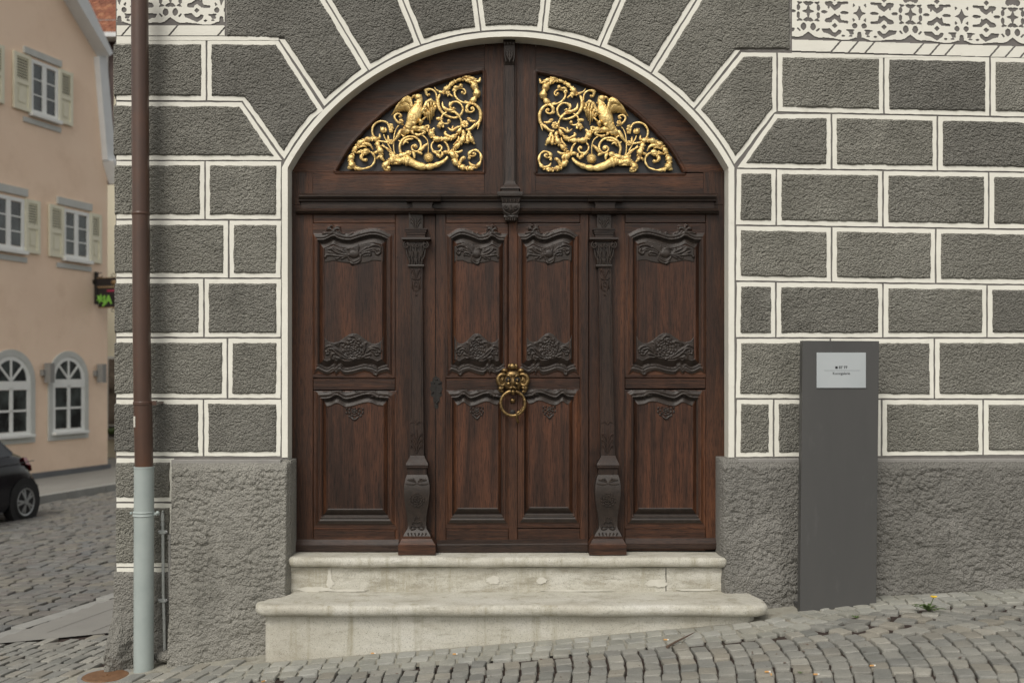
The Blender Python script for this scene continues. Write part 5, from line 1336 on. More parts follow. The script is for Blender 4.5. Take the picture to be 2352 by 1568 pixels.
mb = MB(); vpipe(mb, P(331,1072,py), P(330,1545,py), 22.3/F*(py+DIST)); mb.build('standpipe', M['pipe_grey'], pipe, autosmooth=.7)
mb = MB(); mb.tube([P(331,1070.5,py), P(331,1074.5,py)], .0575, 28); mb.build('standpipe_rim', M['pipe_grey'], pipe, autosmooth=.7)
mb = MB(); mb.tube([P(330,1173,py), P(330,1175,py), P(330,1178,py), P(330,1180,py), P(330,1183,py), P(330,1185,py)], [.0565,.0605,.0565,.0565,.0605,.0565], 28)
mb.box(WX(353,py), WX(366,py), py-.006, py+.008, WZ(1182,py), WZ(1176,py)); mb.ball(P(362,1177,py-.01), .011, 8, 6); mb.ball(P(301,1178,py-.005), .008, 8, 6); mb.build('pipe_clamp', M['pipe_grey'], pipe, autosmooth=.6)
mb = MB(); a_ = P(314,956,py-.046); V = []
for i in range(5):
    for j in (0, 1):
        an = math.radians(-60+i*7); c_ = P(328,0,py); V.append((c_.x+.0515*math.sin(an), py-.0515*math.cos(an), WZ(955+j*25, py)))
mesh_obj('sticker', V, [(2*i, 2*i+1, 2*i+3, 2*i+2) for i in range(4)], M['plaster_patch'], pipe)

# thin pipes beside it
tp = thing('wall_conduit', (WX(377,-.05), -.05, .05), 'thin grey pipe with valve and two screw clamps beside the standpipe', 'pipe')
cy_ = -.045; mb = MB(); mb.tube([P(374,1205,cy_), P(375,1360,cy_), P(377,1420,cy_), P(378,1500,cy_+.0)], .0088, 10); mb.build('pipe_length', M['pipe_small'], tp, autosmooth=.7)
mb = MB(); mb.tube([P(373.5,1176,cy_), P(373.5,1180,cy_), P(373.5,1182,cy_), P(373.5,1195,cy_), P(373.5,1196,cy_), P(373.5,1206,cy_)], [.006,.008,.010,.011,.008,.011], 10); mb.ball(P(373.5,1174,cy_), .007, 8, 6); mb.build('valve', M['pipe_small'], tp, autosmooth=.7)
for r in (1221, 1378):
    mb = MB(); mb.box(WX(366,cy_), WX(382,cy_), cy_-.012, cy_+.004, WZ(r+4,cy_), WZ(r-4,cy_), .002); mb.box(WX(372,cy_), WX(377,cy_), cy_, .0, WZ(r+2,cy_), WZ(r-2,cy_)); cl = mb.build('pipe_clamp', M['pipe_small'], tp)
    for x in (365, 383): mb = MB(); mb.ball(P(x, r, cy_-.010), (.006,.005,.009), 8, 6); mb.build('screw', M['steel'], cl, True)
t2 = thing('short_conduit', (WX(391,-.03), -.03, .1), 'short dull grey conduit half sunk into the plinth edge', 'pipe')
mb = MB(); mb.tube([P(391,1228,-.035), P(391,1300,-.035), P(393,1400,-.045), P(396,1470,-.07)], .0125, 12); mb.build('pipe_length', M['conduit'], t2, autosmooth=.7)
mb = MB(); mb.tube([P(391,1227,-.035), P(391,1238,-.035)], .0155, 12); mb.build('cap', M['conduit'], t2, autosmooth=.7)
# smoothed cement in the recess around the pipes
mb = MB(); 
for (x, r, y, a, b, c) in ((384,1506,-.06,.085,.055,.035),(400,1470,-.055,.030,.04,.12)): mb.ball(P(x, r, y), (a, b, c), 12, 8)
mb.build('cement_fillet', M['plinth_rough'], house, True)

# ------------------------------------------------------------------ gallery pillar sign
sg = thing('pillar_sign', (WX(1928,-.25), -.25, float(G(1.8,-.25))), 'tall anthracite metal pillar sign with small pale plate standing before the wall', 'sign')
yf = -.25
mb = MB(); A4 = [P(1843.5,782,yf), P(2019.5,783,yf), P(2012.5,1388,yf), P(1837.5,1400,yf)]
mb.prism([Vector((p.x, p.y, p.z-(.02 if i > 1 else 0))) for i, p in enumerate(A4)], (0, .055, 0)); b_ = mb.build('post_body', M['pillar'], sg)
bv = b_.modifiers.new('edge', 'BEVEL'); bv.width = .002; bv.segments = 2
mb = MB(); mb.box(A4[3].x+.01, A4[2].x-.01, yf+.05, -.06, A4[3].z-.06, A4[3].z+.012); mb.build('foot', M['pillar'], sg)
mb = MB(); mb.pbox(1876, 1989, 809.5, 890.5, yf-.006, yf+.001, .0008); pl_ = mb.build('sign_plate', M['plate'], sg)
def text(name, body, px, row, size, mat, y, parent, align='CENTER', bold=0, rot=None, loc=None, ext=.0004):
    cu = bpy.data.curves.new(name, 'FONT'); cu.body = body; cu.size = size; cu.align_x = align; cu.align_y = 'CENTER'; cu.offset = bold; cu.extrude = ext
    to = bpy.data.objects.new(name, cu); C.objects.link(to)
    to.location = loc if loc is not None else P(px, row, y); to.rotation_euler = rot if rot is not None else (math.radians(90), 0, 0)
    bpy.context.view_layer.update(); me = bpy.data.meshes.new_from_object(to.evaluated_get(bpy.context.evaluated_depsgraph_get()))
    me.transform(to.matrix_world); bpy.data.objects.remove(to); me.materials.clear(); me.materials.append(mat)
    o = bpy.data.objects.new(name, me); return link(o, parent)
yt = yf-.0068
mb = MB(); mb.pbox(1918.5, 1924, 841, 846.5, yt, yt+.0005); mb.build('square_mark', M['ink'], pl_)
text('lettering', 'ST 77', 1936.5, 843.8, .0205, M['ink'], yt, pl_, bold=.0004)
mb = MB(); mb.pbox(1893, 1976, 850.2, 850.9, yt, yt+.0005); mb.build('rule_line', M['ink_grey'], pl_)
text('lettering', 'Kunstgalerie', 1932.5, 857.3, .0195, M['ink'], yt, pl_)

# ------------------------------------------------------------------ small things on the ground
def on(px, row, lift=0.0):
    """ground point seen at a pixel"""
    d = 5.0
    for _ in range(40):
        x = (px-CX)/F*d; d = (EYE-float(G(x, d-DIST)))/((row-HR)/F)
    x = (px-CX)/F*d; y = d-DIST; return Vector((x, y, float(G(x, y))+lift))
mp = on(243, 1553)
mc = thing('manhole_cover', tuple(mp), 'small round rusty iron cover set in the paving at the house corner', 'manhole cover')
mb = MB(); mb.tube([mp+Vector((0,0,-.04)), mp+Vector((0,0,.004)), mp+Vector((0,0,.008))], [.125,.125,.120], 32, up=(1,0,0)); mb.build('lid', M['rust'], mc, autosmooth=.5)
mb = MB(); n = 32
for i in range(n):
    a0, a1 = 2*math.pi*i/n, 2*math.pi*(i+1)/n
    mb.add([(mp.x+r*math.cos(a), mp.y+r*math.sin(a), mp.z+z) for a in (a0, a1) for r, z in ((.128,.004),(.150,.006),(.150,-.04))], [(0,1,4,3),(1,2,5,4)])
mb.build('rim', M['conduit'], mc, fix=False)
mb = MB()
for k in range(3): a = k*2.1; mb.tube([mp+Vector((.02*math.cos(a), .02*math.sin(a), .0075)), mp+Vector((.02*math.cos(a), .02*math.sin(a), .0105))], .008, 8, up=(1,0,0))
mb.tube([mp+Vector((0,0,.007)), mp+Vector((0,0,.014))], [.012,.008], 10, up=(1,0,0)); mb.build('lifting_boss', M['rust'], mc)
# dandelion
dp = on(2132, 1404)
dn = thing('dandelion', tuple(dp), 'dandelion with one open yellow flower growing between the cobblestones by the wall', 'plant')
mb = MB()
for k in range(15):
    a = 2*math.pi*k/15+random.uniform(-.2,.2); L = random.uniform(.05,.10); h = random.uniform(.015,.045); pts = []
    for i in range(6): t = i/5; pts.append(dp+Vector((math.cos(a)*L*t, math.sin(a)*L*t*.8, .004+h*math.sin(t*2.2))))
    w = [.002,.006,.009,.007,.009,.001]; sd_ = Vector((-math.sin(a), math.cos(a), 0))
    V = []; 
    for p, ww in zip(pts, w): V += [p-sd_*ww+Vector((0,0,.002)), p, p+sd_*ww+Vector((0,0,.002))]
    mb.add(V, [(3*i+j, 3*i+j+1, 3*i+j+4, 3*i+j+3) for i in range(5) for j in (0, 1)])
mb.build('leaves', M['leaf'], dn, fix=False)
fp = dp+Vector((.025,-.01,.078)); mb = MB(); mb.tube([dp, dp+Vector((.012,-.004,.04)), fp], .0022, 6); mb.build('stem', M['leaf'], dn)
mb = MB()
for k in range(28):
    a = 2*math.pi*k/28; r = .017 if k % 2 else .012; mb.tube([fp, fp+Vector((math.cos(a)*r, math.sin(a)*r*.9-.003, .004+.004*(k % 2)))], [.0022,.0016], 4)
mb.ball(fp+Vector((0,-.002,.004)), (.008,.008,.005), 8, 5); mb.build('flower_head', M['yellow'], dn)
for px, row, lab, sc_ in ((1966,1418,'tiny green weed in a cobble joint in front of the pillar sign',.5),(1838,1545,'tiny green weed in a cobble joint near the bottom edge',.28)):
    wp = on(px, row); w_ = thing('weed', tuple(wp), lab, 'plant'); mb = MB()
    for k in range(9):
        a = 2*math.pi*k/9; L = .05*sc_*random.uniform(.7,1.3); sd_ = Vector((-math.sin(a), math.cos(a), 0)); d_ = Vector((math.cos(a), math.sin(a), .35))
        mb.add([wp, wp+d_*L*.5+sd_*.010*sc_, wp+d_*L, wp+d_*L*.5-sd_*.010*sc_], [(0,1,2,3)])
    mb.build('leaves', M['leaf'], w_, fix=False)
for px, row, ang, lab in ((858,1502,.1,'cigarette end close to the left part of the lower step'),(1046,1504,.0,'cigarette end close to the middle of the lower step'),(1531,1471,-.1,'cigarette end among the pale border setts near the twig'),
        (1771,1550,1.4,'cigarette end standing in a dark joint left of the others'),(1764,1545,.05,'cigarette end lying crosswise on dark cobbles'),(1876,1551,.0,'cigarette end on dark cobbles at the bottom edge'),
        (2005,1531,.1,'cigarette end on dark cobbles below the pillar sign'),(607,1566,.9,'cigarette end left of the step at the bottom edge')):
    c_ = on(px, row, .007); t_ = thing('cigarette_end', tuple(c_), lab, 'cigarette end', 'cigarette ends dropped on the paving')
    d_ = Vector((math.cos(ang), math.sin(ang), 0)); mb = MB(); mb.tube([c_-d_*.015, c_+d_*.004], .0035, 8); mb.build('filter_tip', M['filter'], t_)
    mb = MB(); mb.tube([c_+d_*.004, c_+d_*.011], .0036, 8); mb.build('paper', M['paper'], t_)
a_, b_2 = on(1532,1490,.012), on(1594,1458,.014); tw = thing('twig', tuple(a_), 'thin brown twig lying across the paving in front of the step', 'twig')
mb = MB(); mb.tube([a_, a_.lerp(b_2,.3)+Vector((0,-.005,.004)), a_.lerp(b_2,.7), b_2], [.008,.006,.0045,.002], 6); mb.build('stem', M['twig'], tw)

# dry leaf bits and fluff caught in the joints
V = []; Fq = []
for i in range(520):
    x = random.uniform(-1.9, 3.4); y = random.uniform(-2.0, float(ybound(x))+.02); s = random.choice((.004,.006,.006,.011)); a = random.uniform(0, 6.28)
    z = float(G(x, y))+random.uniform(-.004,.004); k = len(V)
    for j in range(4): b = a+j*1.57; V.append((x+math.cos(b)*s*(1 if j % 2 else .45), y+math.sin(b)*s*(1 if j % 2 else .45), z+random.uniform(0,.005)))
    Fq.append((k,k+1,k+2,k+3))
mesh_obj('leaf_litter', V, Fq, M['twig'], None, kind='stuff', label='tiny dry leaf bits and fluff caught between the cobblestones', cat='litter')

# ------------------------------------------------------------------ pink house across the street
def FC(px, row, o=0.0):
    cam2 = np.array([0, -DIST]); dr_ = np.array([(px-CX)/F, 1.0]); t = (o-N.dot(cam2-FA))/N.dot(dr_); q = cam2+dr_*t
    return float(U.dot(q-FA)), EYE+(HR-row)/F*t
def W3(s, z, o=0.0): q = FA+U*s+N*o; return Vector((q[0], q[1], z))
N3 = Vector((N[0], N[1], 0))
def fprism(mb, pts, o0, o1): mb.prism([W3(s, z, o0) for s, z in pts], N3*(o1-o0))
def fbox(mb, s0, s1, z0, z1, o0, o1): fprism(mb, [(s0,z0),(s1,z0),(s1,z1),(s0,z1)], o0, o1)
ph = thing('pink_house', tuple(W3(0, -.4)), 'pink plastered gabled house with cream louvred shutters across the street', 'building')
wallpx = [(247,1092),(247,425),(236,150),(222,108),(146,-20),(60,-170)]
right = [FC(*p) for p in wallpx]; sa = right[-1][0]-1.2; za = right[-1][1]+1.2
wl = right+[(sa, za)]+[(2*sa-s, z) for s, z in right[::-1]]
wl[-1] = (wl[-1][0], wl[0][1]-.4)
mb = MB(); fprism(mb, wl, -9, 0); mb.build('wall', M['pink'], ph)
mb = MB(); fbox(mb, wl[-1][0]-.02, .03, -1.0, FC(200,1071)[1], 0, .03); mb.build('base_course', M['base_grey'], ph)
def verge(pts, o1=.35):
    for sgn in (0, 1):
        q = [FC(*p) for p in pts]
        if sgn: q = [(2*sa-s, z) for s, z in q]
        mb = MB(); fprism(mb, q, 0.002, o1); mb.build('verge_board', M['verge'], ph)
verge([(120,-80),(165,-15),(232,126),(224,132),(196,86),(138,-12),(96,-80)], .32)
verge([(215,131),(233,131),(246,280),(259,380),(235,368)], .14); verge([(235,371),(250,368),(260,384),(261,424),(250,423)], .30)
# roof slopes behind the verge
mb = MB(); rp = [FC(*p) for p in ((262,424),(259,380),(244,150),(165,-15),(60,-185))]; rp2 = [(2*sa-s, z) for s, z in rp[::-1]]
allr = rp+[(sa, za+.25)]+rp2
for a, b in zip(allr[:-1], allr[1:]):
    mb.add([W3(a[0],a[1],.02), W3(b[0],b[1],.02), W3(b[0],b[1],-9.2), W3(a[0],a[1],-9.2)], [(0,1,2,3)])
mb.build('roof', M['tile'], ph, fix=False)
def casement(s0, s1, z0, z1, cols=2, rows=3, o=0.0):
    fw = .07; mb = MB(); 
    fbox(mb, s0, s0+fw, z0, z1, o-.05, o+.035); fbox(mb, s1-fw, s1, z0, z1, o-.05, o+.035); fbox(mb, s0+fw, s1-fw, z0, z0+fw, o-.05, o+.033); fbox(mb, s0+fw, s1-fw, z1-fw, z1, o-.05, o+.033)
    m = (s0+s1)/2; fbox(mb, m-.055, m+.055, z0+fw, z1-fw, o-.045, o+.030)
    wn = mb.build('window', M['frame_white'], ph)
    for a, b in ((s0+fw, m-.055), (m+.055, s1-fw)):
        h = (z1-z0-2*fw)/rows
        for k in range(rows):
            mb = MB(); fbox(mb, a+.004, b-.004, z0+fw+k*h+.012, z0+fw+(k+1)*h-.012, o+.001, o+.008); mb.build('pane', M['glass'], wn)
            if k: mb = MB(); fbox(mb, a, b, z0+fw+k*h-.012, z0+fw+k*h+.012, o-.02, o+.022); mb.build('glazing_bar', M['frame_white'], wn)
    return wn
def shutter(s0, s1, z0, z1, o=.01):
    mb = MB(); f = .075; zm = z0+(z1-z0)*.50
    fbox(mb, s0, s0+f, z0, z1, o, o+.05); fbox(mb, s1-f, s1, z0, z1, o, o+.05)
    for a, b in ((z0, z0+f), (zm-f*.6, zm+f*.6), (z1-f, z1)): fbox(mb, s0+f, s1-f, a, b, o, o+.048)
    sh = mb.build('shutter', M['shutter'], ph)
    mb = MB(); fbox(mb, s0+f, s1-f, zm+f*.6, z1-f, o+.002, o+.006); mb.build('slat_shade', M['shutter_gap'], sh)  # dark sheet behind the slats paints the shade between them
    mb = MB(); fbox(mb, s0+f, s1-f, z0+f, zm-f*.6, o+.004, o+.022); fbox(mb, s0+f+.06, s1-f-.06, z0+f+.08, zm-f*.6-.08, o+.022, o+.036); mb.build('shutter_panel', M['shutter'], sh)
    n = 8; h = (z1-f-zm-f*.6)/n
    for k in range(n):
        z = zm+f*.6+(k+.12)*h; mb = MB(); mb.prism([W3(s0+f,z,o+.046), W3(s0+f,z+h*.62,o+.014), W3(s0+f,z+h*.74,o+.018), W3(s0+f,z+h*.14,o+.050)], Vector((U[0],U[1],0))*(s1-s0-2*f)); mb.build('slat', M['shutter'], sh)
    return sh
def S_(px): return FC(px, 500)[0]
def shuttered(pl, pr, sl0, sl1, sr0, sr1, z0, z1, lint, lz):
    casement(S_(pl), S_(pr), z0, z1)
    if sl0 is not None: shutter(S_(sl0), S_(sl1), z0-.02, z1+.02)
    if sr0 is not None: shutter(S_(sr0), S_(sr1), z0-.02, z1+.02)
    mb = MB(); fbox(mb, S_(lint[0]), S_(lint[1]), z1+.06, z1+.06+lz, 0, .05); mb.build('lintel', M['trim_grey'], ph)
    mb = MB(); fbox(mb, S_(lint[0]), S_(lint[1]), z0-.22, z0-.12, 0, .03); mb.build('sill_band', M['trim_grey'], ph)
    mb = MB(); fbox(mb, S_(pl)-.03, S_(pr)+.03, z0-.07, z0, 0, .12); mb.build('sill', M['frame_white'], ph)
shuttered(67.5, 131, 27, 67, 131.5, 163, 6.86, 7.93, (52,138), .13)
shuttered(143, 202.5, 109, 142.5, 203, 229, 4.08, 5.10, (129,208), .15)
shuttered(-20, 53, -66, -21, 54, 88, 4.08, 5.10, (-36,60), .15)
shuttered(-90, -36, -140, -91, -35, 5, 6.86, 7.93, (-105,-30), .13)
def arched(pl, pr, ztop, zbot, ip):
    s0, s1 = S_(pl), S_(pr); m = (s0+s1)/2; ro = (s1-s0)/2; zc = ztop-ro
    def archring(r0, r1, zb, o0, o1, name, mat, par):
        mb = MB(); n = 20; A = [(m-r0, zb)]+[(m-r0*math.cos(math.pi*i/n), zc+r0*math.sin(math.pi*i/n)) for i in range(n+1)]+[(m+r0, zb)]
        B = [(m-r1, zb)]+[(m-r1*math.cos(math.pi*i/n), zc+r1*math.sin(math.pi*i/n)) for i in range(n+1)]+[(m+r1, zb)]
        for i in range(len(A)-1):
            q = [A[i], A[i+1], B[i+1], B[i]]; V = [W3(s, z, o1) for s, z in q]+[W3(s, z, o0) for s, z in q]
            mb.add(V, [(0,1,2,3),(0,4,5,1),(3,2,6,7)])
        return mb.build(name, mat, par, fix=False)
    archring(ro, ro*.80, zbot, 0, .035, 'window_surround', M['trim_grey'], ph)
    mb = MB(); fbox(mb, s0, s1, zbot-.12, zbot, 0, .034); mb.build('sill_band', M['trim_grey'], ph)
    wn = archring(ro*.80, ro*.66, zbot+.05, -.02, .020, 'window', M['frame_white'], ph)
    mb = MB(); n = 20; r = ro*.67; mb.add([W3(m, zc, .006)]+[W3(m-r*math.cos(math.pi*i/n), zc+r*math.sin(math.pi*i/n), .006) for i in range(n+1)], [(0, i, i+1) for i in range(1, n+1)]); mb.build('pane', M['glass'], wn, fix=False)
    r = ro*.67; zt = zc-.02; h = (zt-.14-zbot-.10)/2
    for a, b in ((m-r, m-.03), (m+.03, m+r)):
        for k in range(2): mb = MB(); fbox(mb, a, b, zbot+.10+k*h+.015, zbot+.10+(k+1)*h-.015, .002, .008); mb.build('pane', M['glass'], wn)
    for a, b, c, d in ((m-ro*.8, m+ro*.8, zt-.15, zt+.02), (m-.04, m+.04, zbot+.1, zt-.1), (m-r, m+r, zbot+.08+h, zbot+.12+h), (m-ro*.8, m+ro*.8, zbot+.03, zbot+.11)):
        mb = MB(); fbox(mb, a, b, c, d, .008, .028); mb.build('glazing_bar', M['frame_white'], wn)
    for an in (45, 90, 135):
        mb = MB(); c, s = math.cos(math.radians(an)), math.sin(math.radians(an)); w = .02
        fprism(mb, [(m+s*w, zc-c*w), (m+c*r+s*w, zc+s*r-c*w), (m+c*r-s*w, zc+s*r+c*w), (m-s*w, zc+c*w)], .008, .026); mb.build('glazing_bar', M['frame_white'], wn)
    mb = MB(); fbox(mb, s0+ro*.16, s1-ro*.16, zbot, zbot+.05, 0, .14); mb.build('sill', M['frame_white'], ph)
wA = S_(200.6)-S_(109)
arched(109, 200.6, 2.14, .42, None)
s1_ = S_(78)
_S = S_
pl_l = -34
arched(pl_l, 78, 2.14, .42, None)
for px0, px1, r0 in ((90,107,856),(212,227,857)):
    s0, z = FC(px0, r0); s1 = S_(px1)
    mb = MB(); fbox(mb, s0+.02, s1, z-.06, z+.06, 0, .08); fbox(mb, s1-.12, s1, z-.20, z+.20, .05, .20); mb.build('wall_lamp', M['conduit'], ph)
# hanging shop sign on the house corner
hg = thing('hanging_sign', tuple(W3(S_(216), 3.4)), 'black wrought iron hanging shop sign with green lettering on the pink house corner', 'sign')
ss = S_(216); d_at = 22.0
def zr(row, px=235): return EYE+(HR-row)/F*21.9
mb = MB(); mb.tube([W3(ss,zr(697),.06), W3(ss,zr(622),.06)], .045, 8); mb.tube([W3(ss,zr(645),-.02), W3(ss,zr(645),.1)], .06, 6); br = mb.build('bracket', M['iron'], hg)
mb = MB(); fb = lambda mb, o0, o1, z0, z1, t=.03: mb.prism([W3(ss-t,z0,o0), W3(ss-t,z0,o1), W3(ss-t,z1,o1), W3(ss-t,z1,o0)], Vector((U[0],U[1],0))*2*t)
fb(mb, .1, 1.35, zr(655), zr(638), .035); mb.build('header_board', M['sign_black'], hg)
mb = MB(); fb(mb, .1, 1.35, zr(637.4), zr(636), .04); fb(mb, .1, 1.35, zr(657.5), zr(656), .04); mb.build('frame_bar', M['sign_gold'], hg)
mb = MB(); 
for i in range(7): mb.ball(W3(ss-.04, zr(648+2*math.sin(i*2)), .55+i*.06), (.07,.03,.05), 8, 5)
mb.build('gold_ornament', M['sign_gold'], hg, True)
mb = MB(); fb(mb, .13, 1.3, zr(704), zr(660), .03); sb_ = mb.build('sign_board', M['sign_black'], hg)
mb = MB(); fb(mb, .12, 1.31, zr(706), zr(704.4), .035); fb(mb, .12, 1.31, zr(660), zr(658.6), .035); mb.build('frame_bar', M['sign_gold'], hg)
mb = MB(); fb(mb, .36, 1.2, zr(669), zr(664.5), .034); mb.build('red_band', M['sign_red'], sb_)
rot = Matrix(((N[0], 0, -U[0]), (N[1], 0, -U[1]), (0, 1, 0))).to_euler()
text('lettering', 'JA', 0, 0, .235, M['sign_green'], 0, sb_, align='LEFT', bold=.012, rot=rot, loc=W3(ss-.036, zr(688), .265), ext=.003)
mb = MB()
for k in range(6):
    a = k*math.pi/3+.3; c_ = W3(ss-.036, zr(685), .19); e = c_+Vector((N[0]*math.cos(a), N[1]*math.cos(a), math.sin(a)))*.10; mb.tube([c_, c_.lerp(e,.6), e], [.02,.024,.012], 6)
mb.build('leaf_mark', M['sign_green'], sb_)
mb = MB()
for o_ in (.5, .9):
    pts = [W3(ss, zr(634)+.035*math.sin(t_)+.02, o_+.05*math.cos(t_)) for t_ in np.linspace(0, 5, 12)]; mb.tube(pts, .008, 5)
    pts = [W3(ss, zr(709)+.035*math.sin(t_)-.02, o_+.05*math.cos(t_)) for t_ in np.linspace(0, 5, 12)]; mb.tube(pts, .008, 5)
pts = [W3(ss, zr(630)+.05*math.sin(t_), .16+.06*math.cos(t_)) for t_ in np.linspace(1, 6, 12)]; mb.tube(pts, .009, 5)
mb.build('iron_scroll', M['iron'], hg)

# ------------------------------------------------------------------ tiled house behind
bh = thing('tiled_house', (-9.5, 24, -.4), 'cream and dark timbered house with red tiled roof behind the pink house', 'building')
by = 22.0
def bbx(l, r, t, b, y0, y1, name, mat, par=None): mb = MB(); mb.pbox(l, r, t, b, y0, y1); return mb.build(name, M[mat], par or bh)
bbx(150, 620, 412, 1100, by, by+8, 'wall', 'cream'); bbx(150, 620, 82, 412, by-.02, by+8, 'timber_storey', 'timber')
bbx(262, 300, 115, 268, by-.06, by, 'infill', 'cream'); bbx(330, 400, 115, 268, by-.06, by, 'infill', 'cream')
bbx(247, 620, 300, 306, by-.05, by, 'beam', 'wood_dark_h'); bbx(196, 620, 276, 290, by-.08, by, 'beam', 'timber')
w_ = bbx(229, 247, 112, 178, by-.08, by, 'window', 'frame_white'); bbx(233, 243, 122, 168, by-.09, by-.08, 'pane', 'glass', w_)
for r in (198, 232): w_ = bbx(240, 250, r, r+18, by-.08, by, 'window', 'frame_white')
w_ = bbx(246, 330, 818, 1008, by-.10, by, 'shop_window', 'trim_grey'); bbx(249, 327, 824, 974, by-.11, by-.10, 'pane', 'glass_shop', w_); bbx(249, 327, 978, 1003, by-.11, by-.10, 'pane', 'glass', w_)
mb = MB()
for k in range(14): mb.ball(P(252+k*5, 990+3*math.sin(k*3), by-.22), (.07,.07,.09), 6, 4)
mb.build('window_box_plants', M['leaf'], bh, True)
bbx(180, 620, 74, 84, by-.5, by+.2, 'gutter', 'verge')
# roof tiles: every tile is geometry, joined because too small to pick apart
V = []; Q = []; zb = WZ(74, by-.4)
for r in range(16):
    for c in range(46):
        x = -13.2+c*.17+(.085 if r % 2 else 0)+random.uniform(-.004,.004); yb0 = by-.42+r*.12; z0_ = zb+r*.125
        k = len(V); w = .162
        V += [(x, yb0+.02, z0_+.030), (x+w*.5, yb0-.02, z0_-.012+.030), (x+w, yb0+.02, z0_+.030), (x+w, yb0+.26, z0_+.25), (x, yb0+.26, z0_+.25), (x, yb0+.02, z0_), (x+w*.5, yb0-.02, z0_-.012), (x+w, yb0+.02, z0_)]
        Q += [(k,k+1,k+2,k+3,k+4), (k+5,k+6,k+1,k), (k+6,k+7,k+2,k+1)]
mesh_obj('roof_tile', V, Q, M['tile'], bh, kind='stuff')
mb = MB(); mb.prism([(-13.5,by-.4,zb-.02),(-13.5,by+1.5,zb+1.98),(-13.5,by+3.4,zb-.02)], (9,0,0)); mb.build('roof', M['timber'], bh)
bbx(196, 330, 45.5, 48, by-.0, by+.6, 'snow_guard', 'conduit')

# ------------------------------------------------------------------ parked car
ca = np.array([.155, .988]); ca = ca/np.linalg.norm(ca); cn = np.array([ca[1], -ca[0]])
wc = P(58, 1151, 9.3); gz = WZ(1198, 9.3)
car = thing('parked_car', (wc.x-ca[0]*1.3, wc.y-ca[1]*1.3, gz), 'black hatchback with silver alloy wheel parked at the left edge of the street', 'car')
def CP(t, s, z): return Vector((wc.x+ca[0]*t-cn[0]*s, wc.y+ca[1]*t-cn[1]*s, gz+z))    # t: rearwards from the rear axle, s: inwards from the near side
WB = 2.45; CW = 1.68; R_ = .30
# body: cross sections along the length; each ring runs near sill -> near side -> belt -> far side
def ring_at(t, zs, zb, inset_low, inset_belt, top=None, inset_top=None):
    r = [(inset_low+.04, .20), (inset_low, .30), (0+inset_belt*.3, .52), (inset_belt*.2, zs*.8), (inset_belt, zb)]
    if top is not None: r += [(inset_top*.6+inset_belt*.4, zb+(top-zb)*.55), (inset_top, top-.05), (inset_top+.12, top)]
    else: r += [(inset_belt+.03, zb+.012), (inset_belt+.08, zb+.02), (inset_belt+.16, zb+.022)]
    near = [CP(t, s, z) for s, z in r]; far = [CP(t, CW-s, z) for s, z in r[::-1]]
    return near+far
st = [(-3.30,.62,.60,.12,.16),(-3.15,.70,.72,.04,.10),(-2.6,.80,.86,.0,.06),(-2.1,.86,.93,0,.05)]
rings = [ring_at(t, a, b, c, d) for t, a, b, c, d in st]
for t, top, it in ((-1.85,.97,.10),(-1.45,1.22,.22),(-1.1,1.33,.26),(-.7,1.37,.28),(-.40,1.35,.29),(-.26,1.27,.28),(-.12,1.14,.25)): rings.append(ring_at(t, .9, .95, 0.0, .05, top, it))
rings.append(ring_at(.04, .90, .95, .01, .08, 1.0, .14)); rings.append(ring_at(.16, .86, .90, .03, .12)); rings.append(ring_at(.28, .74, .78, .07, .16)); rings.append(ring_at(.36, .60, .64, .10, .18)); rings.append(ring_at(.40, .45, .50, .14, .20)); rings.append(ring_at(.39, .36, .42, .16, .22))
mb = MB(); mb.loft(rings); cb = mb.build('body', M['car_paint'], car, autosmooth=.7)
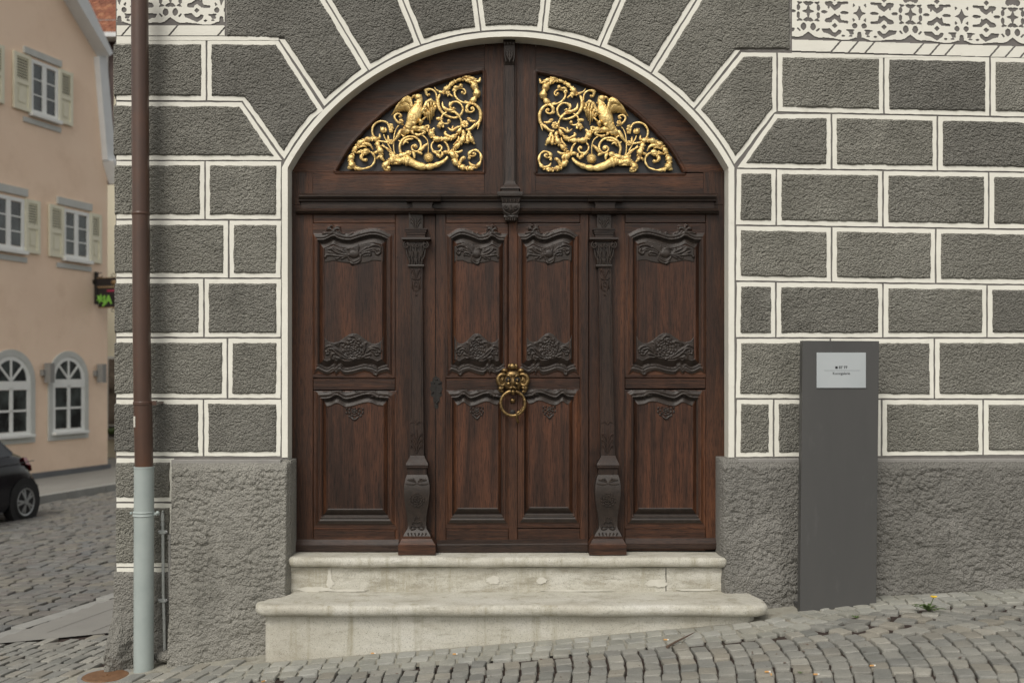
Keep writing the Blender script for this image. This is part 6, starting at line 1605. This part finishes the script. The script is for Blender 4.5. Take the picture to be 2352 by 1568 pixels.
# wheel arch lip and dark well
def disc(t, s, z, r, n=28): return [CP(t+r*math.cos(2*math.pi*i/n), s, z+r*math.sin(2*math.pi*i/n)) for i in range(n)]
for t in (0, -WB):
    mb = MB(); mb.prism(disc(t, -.004, R_, R_+.055), Vector((-cn[0], -cn[1], 0))*.10); mb.build('wheel_arch', M['tyre'], car)
    ty = MB(); ty.loft([disc(t, .10, R_, R_*.80), disc(t, .02, R_, R_-.025), disc(t, -.012, R_, R_-.05), disc(t, -.016, R_, R_*.71), disc(t, -.006, R_, R_*.69)], cap=False); ty.loft([disc(t,.02,R_,R_-.025), disc(t,.04,R_,R_), disc(t,.18,R_,R_)])
    w = ty.build('wheel', M['tyre'], car, autosmooth=.6)
    rm = MB(); rm.loft([disc(t, -.010, R_, R_*.70), disc(t, -.018, R_, R_*.685), disc(t, -.012, R_, R_*.62), disc(t, .04, R_, R_*.60)], cap=False)
    for k in range(5):
        a = math.pi/2+2*math.pi*k/5+.3
        for da, wd in ((-.16,.030), (.16,.030)):
            c, s = math.cos(a+da*1.1), math.sin(a+da*1.1); p0 = (math.cos(a)*.035, math.sin(a)*.035); p1 = (c*R_*.64, s*R_*.64); nx_, nz_ = -s*wd*.5, c*wd*.5
            rm.prism([CP(t+p0[0]+nx_, -.022, R_+p0[1]+nz_), CP(t+p1[0]+nx_, -.012, R_+p1[1]+nz_), CP(t+p1[0]-nx_, -.012, R_+p1[1]-nz_), CP(t+p0[0]-nx_, -.022, R_+p0[1]-nz_)], Vector((-cn[0], -cn[1], 0))*.03)
    rm.prism(disc(t, -.026, R_, .045, 14), Vector((-cn[0], -cn[1], 0))*.03); rm.build('rim', M['alloy'], w)
    bk = MB(); bk.prism(disc(t, .030, R_, R_*.60), Vector((-cn[0], -cn[1], 0))*.01); bk.build('brake_disc', M['iron'], w)
def skin(pts, off, th, name, mat, par):   # thin panel following the near flank
    mb = MB(); mb.prism([CP(t, s-off, z) for t, s, z in pts], Vector((-cn[0], -cn[1], 0))*th); return mb.build(name, M[mat], par)
skin([(-.95,.075,.99),(-.20,.075,1.00),(-.17,.10,1.06),(-.34,.185,1.20),(-.55,.225,1.27),(-.95,.235,1.29)], .004, .01, 'side_window', 'car_glass', car)
skin([(-1.75,.075,.99),(-1.02,.075,.99),(-1.02,.235,1.28),(-1.25,.21,1.24)], .004, .01, 'side_window', 'car_glass', car)
mb = MB(); mb.prism([CP(-.28,.34,1.29), CP(.02,.24,1.02), CP(.02,CW-.24,1.02), CP(-.28,CW-.34,1.29)], Vector((ca[0],ca[1],.4))*.03); mb.build('rear_window', M['car_glass'], car)
mb = MB(); mb.loft([[CP(t, s, z) for t, s, z in q] for q in ([(.02,.045,.965),(.06,.030,.86),(.08,.05,.85),(.05,.09,.96)], [(.13,.07,.955),(.21,.045,.83),(.24,.08,.80),(.16,.13,.94)], [(.20,.16,.92),(.31,.10,.74),(.32,.16,.72),(.22,.24,.90)])]); mb.build('tail_light', M['tail_red'], car, autosmooth=.8)
mb = MB(); mb.tube([CP(-2.5,-.003,.80), CP(-1.2,-.006,.86), CP(.2,-.004,.90)], .006, 6); mb.build('crease', M['car_paint'], cb)
mb = MB(); mb.prism([CP(-.42,.32,1.345), CP(-.20,.34,1.31), CP(-.20,CW-.34,1.31), CP(-.42,CW-.32,1.345)], (0,0,.035)); mb.build('roof_spoiler', M['car_paint'], car)
